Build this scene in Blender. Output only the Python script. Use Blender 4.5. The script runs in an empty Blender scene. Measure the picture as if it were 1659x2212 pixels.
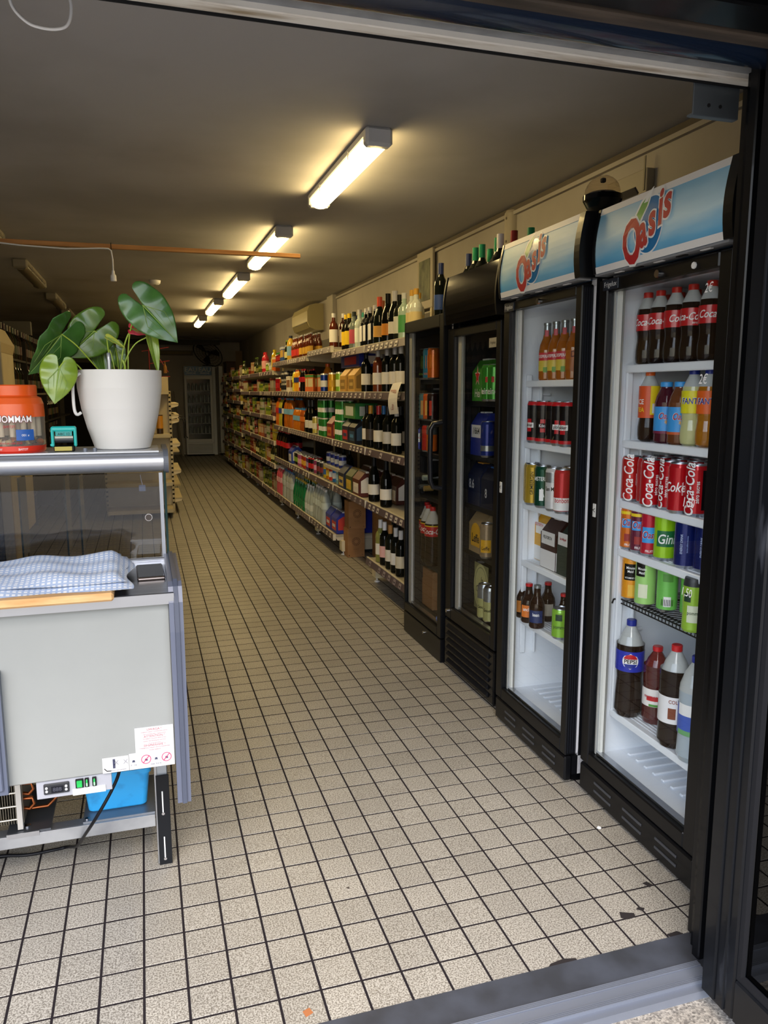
import bpy, math, random
from mathutils import Vector, Matrix
PI=math.pi; R=random.Random(7); C=bpy.context.scene.collection
# ------------------------------------------------------------ camera
cd=bpy.data.cameras.new('camera'); cam=bpy.data.objects.new('camera',cd); C.objects.link(cam)
PITCH,YAW,ROLL=-0.155949,0.300618,-0.001198
fw=Vector((math.sin(YAW)*math.cos(PITCH),math.cos(YAW)*math.cos(PITCH),math.sin(PITCH)))
rt=Vector((math.cos(YAW),-math.sin(YAW),0)); up=rt.cross(fw)
r2=math.cos(ROLL)*rt+math.sin(ROLL)*up; u2=-math.sin(ROLL)*rt+math.cos(ROLL)*up
cam.matrix_world=Matrix(((r2.x,u2.x,-fw.x,-0.03889),(r2.y,u2.y,-fw.y,-1.6012),(r2.z,u2.z,-fw.z,1.40175),(0,0,0,1)))
cd.sensor_fit='VERTICAL'; cd.sensor_height=36; cd.lens=1666.18/2212*36; cd.clip_start=.02; cd.clip_end=200
bpy.context.scene.camera=cam
# ------------------------------------------------------------ sky, exposure
w=bpy.data.worlds.new('sky'); bpy.context.scene.world=w; w.use_nodes=True
nt=w.node_tree; bg=nt.nodes['Background']; sky=nt.nodes.new('ShaderNodeTexSky')
sky.sky_type='NISHITA'; sky.sun_disc=False; sky.sun_elevation=math.radians(50); sky.sun_rotation=math.radians(200)
sky.air_density=1.0; sky.dust_density=3.0
hs=nt.nodes.new('ShaderNodeHueSaturation'); hs.inputs['Saturation'].default_value=.75
nt.links.new(sky.outputs[0],hs.inputs['Color']); nt.links.new(hs.outputs[0],bg.inputs[0]); bg.inputs[1].default_value=.64
vs=bpy.context.scene.view_settings; vs.view_transform='Standard'; vs.look='None'; vs.exposure=0.0; vs.gamma=1; vs.use_curve_mapping=False
LAMP=31.0; LAMPC=(1,.73,.31)
# ------------------------------------------------------------ helpers
def lin(h):
    if not isinstance(h,str): return tuple(h)+(1,)
    c=[int(h[i:i+2],16)/255 for i in (0,2,4)]
    return tuple(x/12.92 if x<=.04045 else ((x+.055)/1.055)**2.4 for x in c)+(1,)
_M={}
def M(col,rough=.5,metal=0,coat=0,trans=0,emit=None,es=0,key=None,ior=None):
    k=key or (col,rough,metal,coat,trans,es)
    if k in _M: return _M[k]
    dark=isinstance(col,str) and not metal and max(int(col[i:i+2],16) for i in (0,2,4))<48
    m=bpy.data.materials.new('m_%s'%(key or col)); m.use_nodes=True; b=m.node_tree.nodes['Principled BSDF']
    b.inputs['Base Color'].default_value=lin(col); b.inputs['Roughness'].default_value=rough; b.inputs['Metallic'].default_value=metal
    if dark: b.inputs['Specular IOR Level'].default_value=.22; coat*=.35
    if coat: b.inputs['Coat Weight'].default_value=coat; b.inputs['Coat Roughness'].default_value=.05
    if trans: b.inputs['Transmission Weight'].default_value=trans
    if ior: b.inputs['IOR'].default_value=ior
    if es: b.inputs['Emission Color'].default_value=lin(emit or col); b.inputs['Emission Strength'].default_value=es
    _M[k]=m; return m
def N(m,t,**kw):
    n=m.node_tree.nodes.new(t)
    for a,v in kw.items():
        if a in n.inputs: n.inputs[a].default_value=v
        else: setattr(n,a,v)
    return n
def L(m,a,b): m.node_tree.links.new(a,b)
def grime(key,c1,c2,scale=3,rough=.6,metal=0,detail=6,lo=.35,hi=.7,bump=0,stretch=None,coat=0,r2=None):
    """procedural two-tone wear over a base colour"""
    if key in _M: return _M[key]
    m=M(c1,rough,metal,coat,key=key); b=m.node_tree.nodes['Principled BSDF']
    tc=N(m,'ShaderNodeTexCoord'); n=N(m,'ShaderNodeTexNoise',Scale=scale,Detail=detail); src=tc.outputs['Object']
    if stretch:
        mp=N(m,'ShaderNodeMapping'); mp.inputs['Scale'].default_value=stretch; L(m,src,mp.inputs[0]); src=mp.outputs[0]
    L(m,src,n.inputs['Vector'])
    r=N(m,'ShaderNodeMapRange'); r.inputs[1].default_value=lo; r.inputs[2].default_value=hi; L(m,n.outputs[0],r.inputs[0])
    x=N(m,'ShaderNodeMix',data_type='RGBA'); x.inputs[6].default_value=lin(c1); x.inputs[7].default_value=lin(c2)
    L(m,r.outputs[0],x.inputs[0]); L(m,x.outputs[2],b.inputs['Base Color'])
    if bump:
        bp=N(m,'ShaderNodeBump'); bp.inputs['Strength'].default_value=bump; bp.inputs['Distance'].default_value=.002
        n2=N(m,'ShaderNodeTexNoise',Scale=scale*14,Detail=4.0); L(m,src,n2.inputs['Vector'])
        L(m,n2.outputs[0],bp.inputs['Height']); L(m,bp.outputs[0],b.inputs['Normal'])
    return m
def glassm(key,tint,refl=1.0,rough=.01,ior=1.5):
    """thin pane: clear with fresnel reflection"""
    if key in _M: return _M[key]
    m=bpy.data.materials.new(key); m.use_nodes=True; t=m.node_tree; t.nodes.remove(t.nodes['Principled BSDF']); o=t.nodes['Material Output']
    a=N(m,'ShaderNodeBsdfTransparent'); a.inputs[0].default_value=lin(tint); g=N(m,'ShaderNodeBsdfGlossy'); g.inputs['Roughness'].default_value=rough
    f=N(m,'ShaderNodeFresnel'); f.inputs[0].default_value=ior; mu=N(m,'ShaderNodeMath',operation='MULTIPLY'); mu.inputs[1].default_value=refl
    L(m,f.outputs[0],mu.inputs[0]); x=N(m,'ShaderNodeMixShader'); ge=N(m,'ShaderNodeNewGeometry'); fb=N(m,'ShaderNodeMath',operation='SUBTRACT'); fb.inputs[0].default_value=1; L(m,ge.outputs['Backfacing'],fb.inputs[1]); fm=N(m,'ShaderNodeMath',operation='MULTIPLY'); L(m,mu.outputs[0],fm.inputs[0]); L(m,fb.outputs[0],fm.inputs[1]); fm.use_clamp=True; L(m,fm.outputs[0],x.inputs[0]); L(m,a.outputs[0],x.inputs[1]); L(m,g.outputs[0],x.inputs[2])
    L(m,x.outputs[0],o.inputs[0]); _M[key]=m; return m
_T={}
def glyphs(s,shear=0,off=0):
    k=(s,shear,off)
    if k not in _T:
        cu=bpy.data.curves.new('t','FONT'); cu.body=s; cu.shear=shear; cu.offset=off; cu.align_x='CENTER'; cu.align_y='CENTER'; cu.resolution_u=3
        o=bpy.data.objects.new('t',cu); me=bpy.data.meshes.new_from_object(o)
        _T[k]=([tuple(v.co) for v in me.vertices],[tuple(p.vertices) for p in me.polygons])
        bpy.data.objects.remove(o); bpy.data.curves.remove(cu); bpy.data.meshes.remove(me)
    return _T[k]
def finer(v,f,mx):
    """split long triangles so lettering can follow a curved face"""
    st=[]; V=[];F=[]
    for p in f:
        for i in range(1,len(p)-1): st.append((v[p[0]],v[p[i]],v[p[i+1]]))
    while st:
        t=st.pop(); e=[(t[i][0]-t[(i+1)%3][0])**2+(t[i][1]-t[(i+1)%3][1])**2 for i in range(3)]; k=e.index(max(e))
        if e[k]>mx*mx and len(V)<30000:
            a,b,c=t[k],t[(k+1)%3],t[(k+2)%3]; m=((a[0]+b[0])/2,(a[1]+b[1])/2,0); st+=[(a,m,c),(m,b,c)]
        else: n=len(V); V+=list(t); F.append((n,n+1,n+2))
    return V,F
class MB:
    def __init__(s): s.v=[]; s.f=[]; s.m=[]; s.s=[]; s.ms=[]; s.T=None
    def add(s,vs,fs,mat,sm=False):
        if mat not in s.ms: s.ms.append(mat)
        i=s.ms.index(mat); n=len(s.v)
        if s.T: vs=[tuple(s.T@Vector(v)) for v in vs]
        s.v+=vs; s.f+=[tuple(n+a for a in f) for f in fs]; s.m+=[i]*len(fs); s.s+=[sm]*len(fs); return s
    def box(s,x0,x1,y0,y1,z0,z1,mat,c=0):
        if c<=0 or min(x1-x0,y1-y0,z1-z0)<2.5*c:
            v=[(x,y,z) for x in (x0,x1) for y in (y0,y1) for z in (z0,z1)]
            return s.add(v,[(0,1,3,2),(4,6,7,5),(0,4,5,1),(2,3,7,6),(0,2,6,4),(1,5,7,3)],mat)
        X=(x0,x1);Y=(y0,y1);Z=(z0,z1);v=[];id={}
        for i in (0,1):
            for j in (0,1):
                for k in (0,1):
                    sx=c*(1-2*i);sy=c*(1-2*j);sz=c*(1-2*k)
                    for a,p in enumerate(((X[i],Y[j]+sy,Z[k]+sz),(X[i]+sx,Y[j],Z[k]+sz),(X[i]+sx,Y[j]+sy,Z[k]))):
                        id[i,j,k,a]=len(v); v.append(p)
        f=[]
        for i in (0,1): q=[id[i,0,0,0],id[i,0,1,0],id[i,1,1,0],id[i,1,0,0]]; f.append(q if i==0 else q[::-1])
        for j in (0,1): q=[id[0,j,0,1],id[1,j,0,1],id[1,j,1,1],id[0,j,1,1]]; f.append(q if j==0 else q[::-1])
        for k in (0,1): q=[id[0,0,k,2],id[0,1,k,2],id[1,1,k,2],id[1,0,k,2]]; f.append(q if k==0 else q[::-1])
        for j in (0,1):
            for k in (0,1): q=[id[0,j,k,1],id[1,j,k,1],id[1,j,k,2],id[0,j,k,2]]; f.append(q if (j+k)%2 else q[::-1])
        for i in (0,1):
            for k in (0,1): q=[id[i,0,k,0],id[i,1,k,0],id[i,1,k,2],id[i,0,k,2]]; f.append(q[::-1] if (i+k)%2 else q)
        for i in (0,1):
            for j in (0,1): q=[id[i,j,0,0],id[i,j,1,0],id[i,j,1,1],id[i,j,0,1]]; f.append(q if (i+j)%2 else q[::-1])
        for i in (0,1):
            for j in (0,1):
                for k in (0,1): q=[id[i,j,k,0],id[i,j,k,1],id[i,j,k,2]]; f.append(q if (i+j+k)%2 else q[::-1])
        return s.add(v,f,mat)
    def lathe(s,prof,c=(0,0,0),n=16,mat=None,a0=0,a1=2*PI,sm=True,axis='z',sq=0):
        """prof: (r,z[,mat]) - the mat colours the band that starts at that point"""
        full=abs(a1-a0-2*PI)<1e-6; k=n if full else n+1
        def pt(r,a,z):
            x,y=r*math.cos(a),r*math.sin(a)
            if sq:
                t=max(abs(math.cos(a)),abs(math.sin(a))); q=1/t; g=1+(q-1)*sq; x*=g;y*=g
            if axis=='x': return (c[0]+z,c[1]+x,c[2]+y)
            if axis=='y': return (c[0]+x,c[1]+z,c[2]+y)
            return (c[0]+x,c[1]+y,c[2]+z)
        cur=mat
        for i in range(len(prof)-1):
            p,q=prof[i],prof[i+1]
            if len(p)>2: cur=p[2]
            va=[pt(p[0],a0+(a1-a0)*j/n,p[1]) for j in range(k)]; vb=[pt(q[0],a0+(a1-a0)*j/n,q[1]) for j in range(k)]
            if p[0]<1e-6: s.add([va[0]]+vb,[(0,1+(j+1)%k,1+j) for j in range(n)],cur,sm)
            elif q[0]<1e-6: s.add([vb[0]]+va,[(0,1+j,1+(j+1)%k) for j in range(n)],cur,sm)
            else: s.add(va+vb,[(j,(j+1)%k,k+(j+1)%k,k+j) for j in range(n)],cur,sm)
        return s
    def cyl(s,c,r,h,mat,n=12,axis='z',r2=None):
        r2=r if r2 is None else r2
        s.lathe([(0,0),(r,0)],c,n,mat,sm=False,axis=axis); s.lathe([(r,0),(r2,h)],c,n,mat,axis=axis); return s.lathe([(r2,h),(0,h)],c,n,mat,sm=False,axis=axis)
    def tube(s,pts,r,mat,n=8,closed=False):
        P=[Vector(p) for p in pts]; rs=r if isinstance(r,(list,tuple)) else [r]*len(P); vs=[];u=None
        for i,p in enumerate(P):
            t=(P[(i+1)%len(P)]-P[i-1]) if closed else (P[min(i+1,len(P)-1)]-P[max(i-1,0)]); t.normalize()
            if u is None: u=t.orthogonal().normalized()
            u=(u-t*u.dot(t)).normalized(); w_=t.cross(u)
            vs+=[tuple(p+(u*math.cos(2*PI*j/n)+w_*math.sin(2*PI*j/n))*rs[i]) for j in range(n)]
        k=len(P); f=[(i%k*n+j,i%k*n+(j+1)%n,(i+1)%k*n+(j+1)%n,(i+1)%k*n+j) for i in range(k if closed else k-1) for j in range(n)]
        s.add(vs,f,mat,True)
        if not closed: s.add(vs[:n],[tuple(range(n))[::-1]],mat); s.add(vs[-n:],[tuple(range(n))],mat)
        return s
    def prism(s,poly,a,b,mat,axis='z',sm=False):
        """extrude a 2-D outline along an axis (z: xy, y: xz, x: yz)"""
        def p3(p,t): return (p[0],p[1],t) if axis=='z' else ((p[0],t,p[1]) if axis=='y' else (t,p[0],p[1]))
        n=len(poly); v=[p3(p,a) for p in poly]+[p3(p,b) for p in poly]
        s.add(v,[(i,(i+1)%n,n+(i+1)%n,n+i) for i in range(n)],mat,sm); s.add(v,[tuple(range(n))[::-1],tuple(range(n,2*n))],mat); return s
    def text(s,t,fn,size,mat,sx=1,shear=0,off=0,mirror=False,rot=0):
        v,f=glyphs(t,shear,off); o=[]; cr,sr=math.cos(rot),math.sin(rot)
        if getattr(fn,'curved',0): v,f=finer(v,f,.007/size)
        for p in v:
            x,y=p[0]*size*sx*(-1 if mirror else 1),p[1]*size; o.append(tuple(fn(x*cr-y*sr,x*sr+y*cr)))
        return s.add(o,f,mat)
    def build(s,name,parent=None,loc=None,rz=0,kind=None):
        me=bpy.data.meshes.new(name); me.from_pydata(s.v,[],s.f)
        for m in s.ms: me.materials.append(m)
        me.polygons.foreach_set('material_index',s.m); me.polygons.foreach_set('use_smooth',s.s); me.update()
        o=bpy.data.objects.new(name,me); C.objects.link(o); o.parent=parent
        if loc: o.location=loc
        if rz: o.rotation_euler.z=rz
        if kind: o['kind']=kind
        return o
def smooth(P,n=6):
    o=[]
    for i in range(len(P)-1):
        p0,p1,p2,p3=(Vector(P[max(i-1,0)]),Vector(P[i]),Vector(P[i+1]),Vector(P[min(i+2,len(P)-1)]))
        for k in range(n): s=k/n; o.append(.5*((2*p1)+(p2-p0)*s+(2*p0-5*p1+4*p2-p3)*s*s+(3*p1-p0-3*p2+p3)*s**3))
    return o+[Vector(P[-1])]
def tag(o,label,cat=None,group=None):
    o['label']=label
    if cat: o['category']=cat
    if group: o['group']=group
    return o
def thing(name,label,cat,loc=(0,0,0),rz=0,group=None):
    o=bpy.data.objects.new(name,None); C.objects.link(o); o.location=loc; o.rotation_euler.z=rz; o.empty_display_size=.1
    return tag(o,label,cat,group)
KIDS={}
def dup(root,loc,rz=0,label=None,group=None):
    r=root.copy(); C.objects.link(r); r.location=loc; r.rotation_euler.z=rz
    if label: r['label']=label
    if group: r['group']=group
    elif 'group' in r: del r['group']
    if root.name not in KIDS: KIDS[root.name]=list(root.children)
    for ch in KIDS[root.name]:
        c=ch.copy(); C.objects.link(c); c.parent=r
        for g in ch.children:
            d=g.copy(); C.objects.link(d); d.parent=c
    return r
XZ=lambda x,z,y,sx=1: (lambda u,v:(x+u*sx,y,z+v))      # text upright in a plane facing -Y
def FX(y,z,x): return lambda u,v:(x,y-u,z+v)            # text on a face looking towards -X
def CYL(r,a,z):
    f=lambda u,v:(r*math.cos(a+u/r),r*math.sin(a+u/r),z+v)
    f.curved=1; return f   # text wrapped on a cylinder, reading upright
def CYLV(r,a,z):
    f=lambda u,v:(r*math.cos(a-v/r),r*math.sin(a-v/r),z+u)
    f.curved=1; return f  # text running up a cylinder
# ------------------------------------------------------------ shared materials
BLK=M('0d0e11',.32,0,.3); BLKM=M('121317',.5); BLKG=M('0a0b0e',.12,0,.6); WHT=M('e6e7e8',.45); CHR=M('c9c9cc',.18,1); ALU=M('b9bcc2',.32,1)
RUB=M('1b1c1f',.7); DGREY=M('3c4046',.5)
def tilemat(key,top):
    m=M('a59a86',.42,key=key); b=m.node_tree.nodes['Principled BSDF']; g=N(m,'ShaderNodeNewGeometry')
    n=N(m,'ShaderNodeTexNoise',Scale=260.0,Detail=3.0); L(m,g.outputs['Position'],n.inputs['Vector'])
    r=N(m,'ShaderNodeValToRGB'); r.color_ramp.elements[0].position=.40; r.color_ramp.elements[0].color=lin('746f66'); r.color_ramp.elements[1].position=.58; r.color_ramp.elements[1].color=lin('b8b4aa')
    L(m,n.outputs[0],r.inputs[0])
    sc=N(m,'ShaderNodeVectorMath',operation='SCALE'); sc.inputs[3].default_value=10; L(m,g.outputs['Position'],sc.inputs[0])
    ad=N(m,'ShaderNodeVectorMath',operation='MULTIPLY'); ad.inputs[1].default_value=(1,1,0); L(m,sc.outputs[0],ad.inputs[0])
    fl=N(m,'ShaderNodeVectorMath',operation='FLOOR'); L(m,ad.outputs[0],fl.inputs[0])
    wn=N(m,'ShaderNodeTexWhiteNoise'); L(m,fl.outputs[0],wn.inputs['Vector'])
    st=N(m,'ShaderNodeTexNoise',Scale=2.2,Detail=7.0,Roughness=.65); L(m,g.outputs['Position'],st.inputs['Vector'])
    mr=N(m,'ShaderNodeMapRange'); mr.inputs[1].default_value=0; mr.inputs[2].default_value=1; mr.inputs[3].default_value=.90; mr.inputs[4].default_value=1.03; L(m,wn.outputs[0],mr.inputs[0])
    m2=N(m,'ShaderNodeMapRange'); m2.inputs[1].default_value=.3; m2.inputs[2].default_value=.6; m2.inputs[3].default_value=.85; m2.inputs[4].default_value=1; L(m,st.outputs[0],m2.inputs[0])
    mu=N(m,'ShaderNodeMath',operation='MULTIPLY'); L(m,mr.outputs[0],mu.inputs[0]); L(m,m2.outputs[0],mu.inputs[1])
    mx=N(m,'ShaderNodeVectorMath',operation='SCALE'); L(m,r.outputs[0],mx.inputs[0]); L(m,mu.outputs[0],mx.inputs[3]); L(m,mx.outputs[0],b.inputs['Base Color'])
    return m
TILE=tilemat('speckled_floor_tile',0)
# ============================================================ SETTING
WX0,WX1,YB,ZC=-2.6,2.1,16.2,2.47
wallm=grime('wall_paint','aca79e','979087',1.2,.8,bump=.15)
ceilm=grime('ceiling_paint','b9b8b8','a5a3a1',.7,.85,lo=.45,hi=.62,bump=.1)
def struct(name,mb,label=None):
    o=mb.build(name,kind='structure')
    if label: o['label']=label
    return o
fl=struct('floor',MB().box(WX0,WX1+.1,-.1,YB,-.06,-.0012,M('221d20',.9)),'beige speckled square tiles with dark grout')
# tiles: the 300 that show largest are parts, the rest one part
tm=MB(); g=.0030; z0,z1=-.02,0; cc=.0005
a,b=g,.1-g
tm.add([(a,a,z0),(b,a,z0),(b,b,z0),(a,b,z0),(a,a,z1-cc),(b,a,z1-cc),(b,b,z1-cc),(a,b,z1-cc),(a+cc,a+cc,z1),(b-cc,a+cc,z1),(b-cc,b-cc,z1),(a+cc,b-cc,z1)],
 [(0,1,5,4),(1,2,6,5),(2,3,7,6),(3,0,4,7),(4,5,9,8),(5,6,10,9),(6,7,11,10),(7,4,8,11),(8,9,10,11)],TILE)
t0=tm.build('tile',fl,(0,0,0)); cells=[]
for i in range(-26,22):
    for j in range(-1,162):
        x,y=(i+.5)*.1,(j+.5)*.1
        d=Vector((x+.039,y+1.601,-1.40)); z=d.dot(fw); u=d.dot(r2)/z*1666; v=-d.dot(u2)/z*1666
        vis=z>0 and -850<u<850 and v<1130 and x<1.42 and not (x<-.02 and .38<y<.9)
        cells.append((0 if vis else 1,z,i,j))
cells.sort(); rest=MB(); first=True
for k,(nv,z,i,j) in enumerate(cells):
    dz=R.uniform(-.0007,.0002)
    if k<300:
        o=t0 if first else t0.copy()
        if not first: C.objects.link(o)
        first=False; o.location=(i*.1,j*.1,dz)
    else:
        rest.add([(i*.1+p[0],j*.1+p[1],p[2]) for p in tm.v[4:]],[(0,1,5,4),(1,2,6,5),(2,3,7,6),(3,0,4,7),(4,5,6,7)],TILE)
rest.build('tile',fl,kind='stuff')
for pts in ([(1.135,.028),(1.15,.02),(1.17,.012),(1.165,-.003),(1.14,-.005),(1.125,.006)],[(1.185,.024),(1.20,.012),(1.21,.02),(1.198,.03)],[(1.27,.115),(1.287,.118),(1.294,.10),(1.28,.093)],[(1.20,-.085),(1.235,-.082),(1.245,-.096),(1.205,-.0965)],[(.86,-.088),(.90,-.082),(.93,-.090),(.93,-.0965),(.85,-.0965)]):
    MB().prism(pts,.0001,.0009,M('2c2829',.9)).build('grout_patch',fl)
for pts,c in (([(.245,-.052),(.262,-.045),(.268,-.062),(.25,-.07)],'a8683c'),([(.45,.35),(.462,.352),(.458,.342)],'4a423c')): MB().prism(pts,.0001,.0005,M(c,.9)).build('floor_stain',fl)
t=thing('paper_scrap','tiny crumpled white scrap on the tiles by the near fridge','litter',(1.31,.40,0)); MB().lathe([(0,0),(.008,.001),(.006,.005),(0,.007)],n=6,mat=WHT,sm=False).build('scrap',t)
struct('ceiling',MB().box(WX0,WX1+.1,-.1,YB,ZC,ZC+.1,ceilm),'dull grey-beige painted ceiling')
struct('wall_right',MB().box(WX1,WX1+.12,-.1,YB,-.06,ZC,wallm),'bare beige plaster wall behind the fridges and shelving')
struct('wall_left',MB().box(WX0-.12,WX0,-.1,YB,-.06,ZC,wallm))
struct('wall_back',MB().box(WX0-.1,WX1+.1,YB,YB+.12,-.06,ZC,grime('back_wall','c9c5be','b3aea6',1.5,.8)))
struct('wall_front',MB().box(WX0-.12,-2.05,-.35,-.1,-.06,ZC+.6,M('34363c',.6)).box(1.40,WX1+.9,-.35,-.1,-.06,ZC+.6,M('34363c',.6)).box(-2.05,1.40,-.35,-.1,2.16,ZC+.6,M('34363c',.6)))
struct('trim_1',MB().box(WX1-.022,WX1,-.1,7.05,ZC-.055,ZC-.035,wallm).box(WX1-.012,WX1,-.1,7.05,ZC-.035,ZC-.004,M('5b5348',.8)),'thin moulding under the ceiling along the right wall')
struct('trim_2',MB().box(WX1-.05,WX1,7.08,7.36,0,ZC,wallm,.004),'shallow pilaster on the right wall')
struct('trim_3',MB().box(-1.9,1.6,14.2,14.24,ZC-.05,ZC-.02,M('4b463d',.6)).box(-1.9,1.6,15.5,15.6,ZC-.1,ZC,M('4b463d',.6)),'dark rail across the ceiling at the back')
# threshold and ground outside
struct('trim_4',MB().box(-2.05,1.27,-.188,-.096,-.03,.001,grime('threshold_slate','33363d','454a55',9,.55)),'dark slate threshold strip')
ALS=M('7a818f',.45,.35)
sm=MB().box(-2.05,1.21,-.232,-.205,-.03,.002,ALS).box(-2.05,1.2,-.268,-.232,-.03,-.004,ALS)
for k in range(4): sm.box(-2.05,1.21,-.204+k*.0042,-.2015+k*.0042,-.03,.0045,ALS); sm.box(-2.05,1.21,-.2475+k*.0042,-.245+k*.0042,-.03,.0045,ALS)
sm.box(-2.05,1.21,-.205,-.187,-.03,.001,ALS)
struct('trim_5',sm,'ribbed aluminium door sill')
conc=M('8f8c86',.9,key='concrete'); bb=conc.node_tree.nodes['Principled BSDF']; g_=N(conc,'ShaderNodeNewGeometry')
vo=N(conc,'ShaderNodeTexVoronoi',Scale=190.0); L(conc,g_.outputs['Position'],vo.inputs['Vector']); rr=N(conc,'ShaderNodeValToRGB')
rr.color_ramp.elements[0].color=lin('68645f'); rr.color_ramp.elements[1].color=lin('a8a298'); rr.color_ramp.elements[1].position=.9
sx=N(conc,'ShaderNodeSeparateColor'); L(conc,vo.outputs['Color'],sx.inputs[0]); L(conc,sx.outputs[0],rr.inputs[0]); L(conc,rr.outputs[0],bb.inputs['Base Color'])
bm_=N(conc,'ShaderNodeBump'); bm_.inputs['Distance'].default_value=.001; L(conc,vo.outputs['Distance'],bm_.inputs['Height']); L(conc,bm_.outputs[0],bb.inputs['Normal'])
struct('ground',MB().box(-6,6,-9,-.268,-.08,-.025,conc),'exposed aggregate paving outside the door')
# head of the opening: soffit pieces of the shutter
galv=grime('galvanised','a8adb2','85888c',14,.42,.5,lo=.3,hi=.7)
hd=MB().box(-2.05,1.30,-.132,-.100,2.060,2.085,grime('shutter_rail','f2eee4','a8977c',5,.45,0,lo=.5,hi=.72,stretch=(1,8,8)),.002)
hd.box(-2.05,1.30,-.100,-.096,2.056,2.09,RUB).box(-2.05,1.30,-.168,-.132,2.072,2.12,galv)
struct('trim_6',hd,'pale worn metal rail along the head of the opening')
cv=MB(); pl=[(-.168,2.075)]+[(-.221-.053*math.cos(t*PI/10),2.085-.035*math.sin(t*PI/10)) for t in range(11)][::-1]+[(-.274,2.20),(-.168,2.20)]
cv.prism(pl,-2.05,1.33,M('16243a',.22,0,.4),'x',True); struct('trim_7',cv,'glossy black rounded roller housing under the head')
hb=MB().box(-2.05,1.36,-.312,-.276,2.055,2.16,grime('brown_band','5b5046','3a342e',6,.6,stretch=(1,6,6)),.003)
struct('trim_8',hb,'dull brown strip in the door head')
h2=MB()
for k,(y0,y1,z) in enumerate(((-.40,-.316,2.06),(-.46,-.405,2.075),(-.56,-.465,2.06),(-.75,-.565,2.08))): h2.box(-2.05,1.9,y0,y1,z,2.4,BLK,.004)
struct('trim_9',h2,'stepped black frame profiles above the door')
struct('trim_10',MB().box(1.13,1.25,-.094,-.090,1.993,2.06,M('5c646c',.45,.5),.001).box(1.13,1.25,-.090,-.075,1.993,1.997,M('6c747c',.45,.5)).cyl((1.17,-.0955,2.015),.004,.002,RUB,axis='y').cyl((1.20,-.0955,2.015),.004,.002,RUB,axis='y'),'small galvanised bracket at the top right of the opening')
# right jamb and open door leaf
jm=MB().box(1.262,1.42,-.13,-.087,0,2.2,BLK,.003).box(1.235,1.42,-.16,-.132,0,2.2,BLKG,.003).box(1.215,1.42,-.188,-.162,0,2.2,BLK,.003).box(1.245,1.42,-.212,-.19,0,2.2,BLKG,.002).box(1.205,1.42,-.262,-.214,0,2.2,BLK,.003)
struct('trim_11',jm,'stepped glossy black door jamb')
grimeblk=grime('scratched_black','101216','4a4d54',3,.3,0,lo=.66,hi=.82,stretch=(1,6,1),coat=.4)
dl=MB(); X0,X1=1.150,1.205
dl.box(X0,X1,-.375,-.275,.012,2.14,grimeblk,.004).box(X0,X1,-1.25,-1.15,.012,2.14,grimeblk,.004).box(X0,X1,-1.15,-.375,.012,.115,grimeblk,.004).box(X0,X1,-1.15,-.375,2.04,2.14,grimeblk,.004)
door=struct('door_1',dl,'scratched black metal door leaf folded open at the right')
MB().box(X0+.006,X0+.018,-.387,-.375,.115,2.04,M('1c1d21',.6)).box(X0+.006,X0+.018,-1.15,-.387,.115,.127,M('1c1d21',.6)).build('gasket',door)
MB().box(X0+.02,X0+.03,-1.15,-.387,.127,2.04,glassm('door_glass','20242a',1.0)).build('glass_pane',door)
MB().box(X0-.004,X0,-.32,-.316,.02,2.1,M('17191d',.5)).box(X0-.004,X0,-.35,-.347,.02,2.1,M('17191d',.5)).build('door_bead',door)
# ============================================================ LIGHT FITTINGS
def ceiling_lamp(x,y0,y1,on,label,group=None,z=ZC):
    t=thing('ceiling_light',label,'light',(x,(y0+y1)/2,z),0,group); h=(y1-y0)/2
    MB().box(-.055,.055,-h,h,-.035,0,M('c2c4c8' if on else '8a8375',.5),.006).box(-.058,.058,-h-.012,-h+.045,-.075,0,M('c9cacc' if on else '7d776a',.5),.012).box(-.058,.058,h-.045,h+.012,-.075,0,M('c9cacc' if on else '7d776a',.5),.012).build('housing',t)
    pf=[(-.05,-.035)]+[(-.05*math.cos(PI*k/8),-.05-.035*math.sin(PI*k/8)) for k in range(9)]+[(.05,-.035)]
    if on:
        m=M('ffffff',.4,key='lit_diffuser'); b=m.node_tree.nodes['Principled BSDF']; b.inputs['Emission Color'].default_value=LAMPC+(1,); b.inputs['Emission Strength'].default_value=LAMP
    else: m=M('6e6553',.3)
    MB().prism(pf,-h+.045,h-.045,m,'y',True).build('diffuser',t)
    for s in (-1,1): MB().box(s*.05-.006,s*.05+.006,-h*.5-.01,-h*.5+.01,-.055,-.02,CHR).box(s*.05-.006,s*.05+.006,h*.5-.01,h*.5+.01,-.055,-.02,CHR).build('clip',t)
    return t
for x,a,b,l in ((.94,1.62,2.78,'lit tube light nearest the shop entrance'),(.90,3.62,5.06,'second lit tube light, crossed by the wooden batten'),(.90,5.74,7.15,'third lit tube light from the entrance'),(.87,7.85,9.15,'fourth lit tube light from the entrance'),(.85,10.03,11.2,'farthest lit tube light above the aisle')):
    ceiling_lamp(x,a,b,True,l)
for a,b,l in ((3.0,4.42,'unlit tube light at the left edge, nearest of its row'),(5.5,6.85,'second unlit tube light of the left row'),(7.8,8.95,'third unlit tube light of the left row'),(9.5,10.8,'farthest unlit tube light of the left row')):
    ceiling_lamp(-.94,a,b,False,l)
t=thing('smoke_detector','small round white smoke detector on the ceiling','detector',(.134,6.52,ZC)); MB().lathe([(0,-.04),(.035,-.04),(.05,-.028),(.055,0)],n=20,mat=WHT).build('casing',t); MB().cyl((0,0,-.043),.012,.004,M('9a9a98'),12).build('vent_cap',t)
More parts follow.
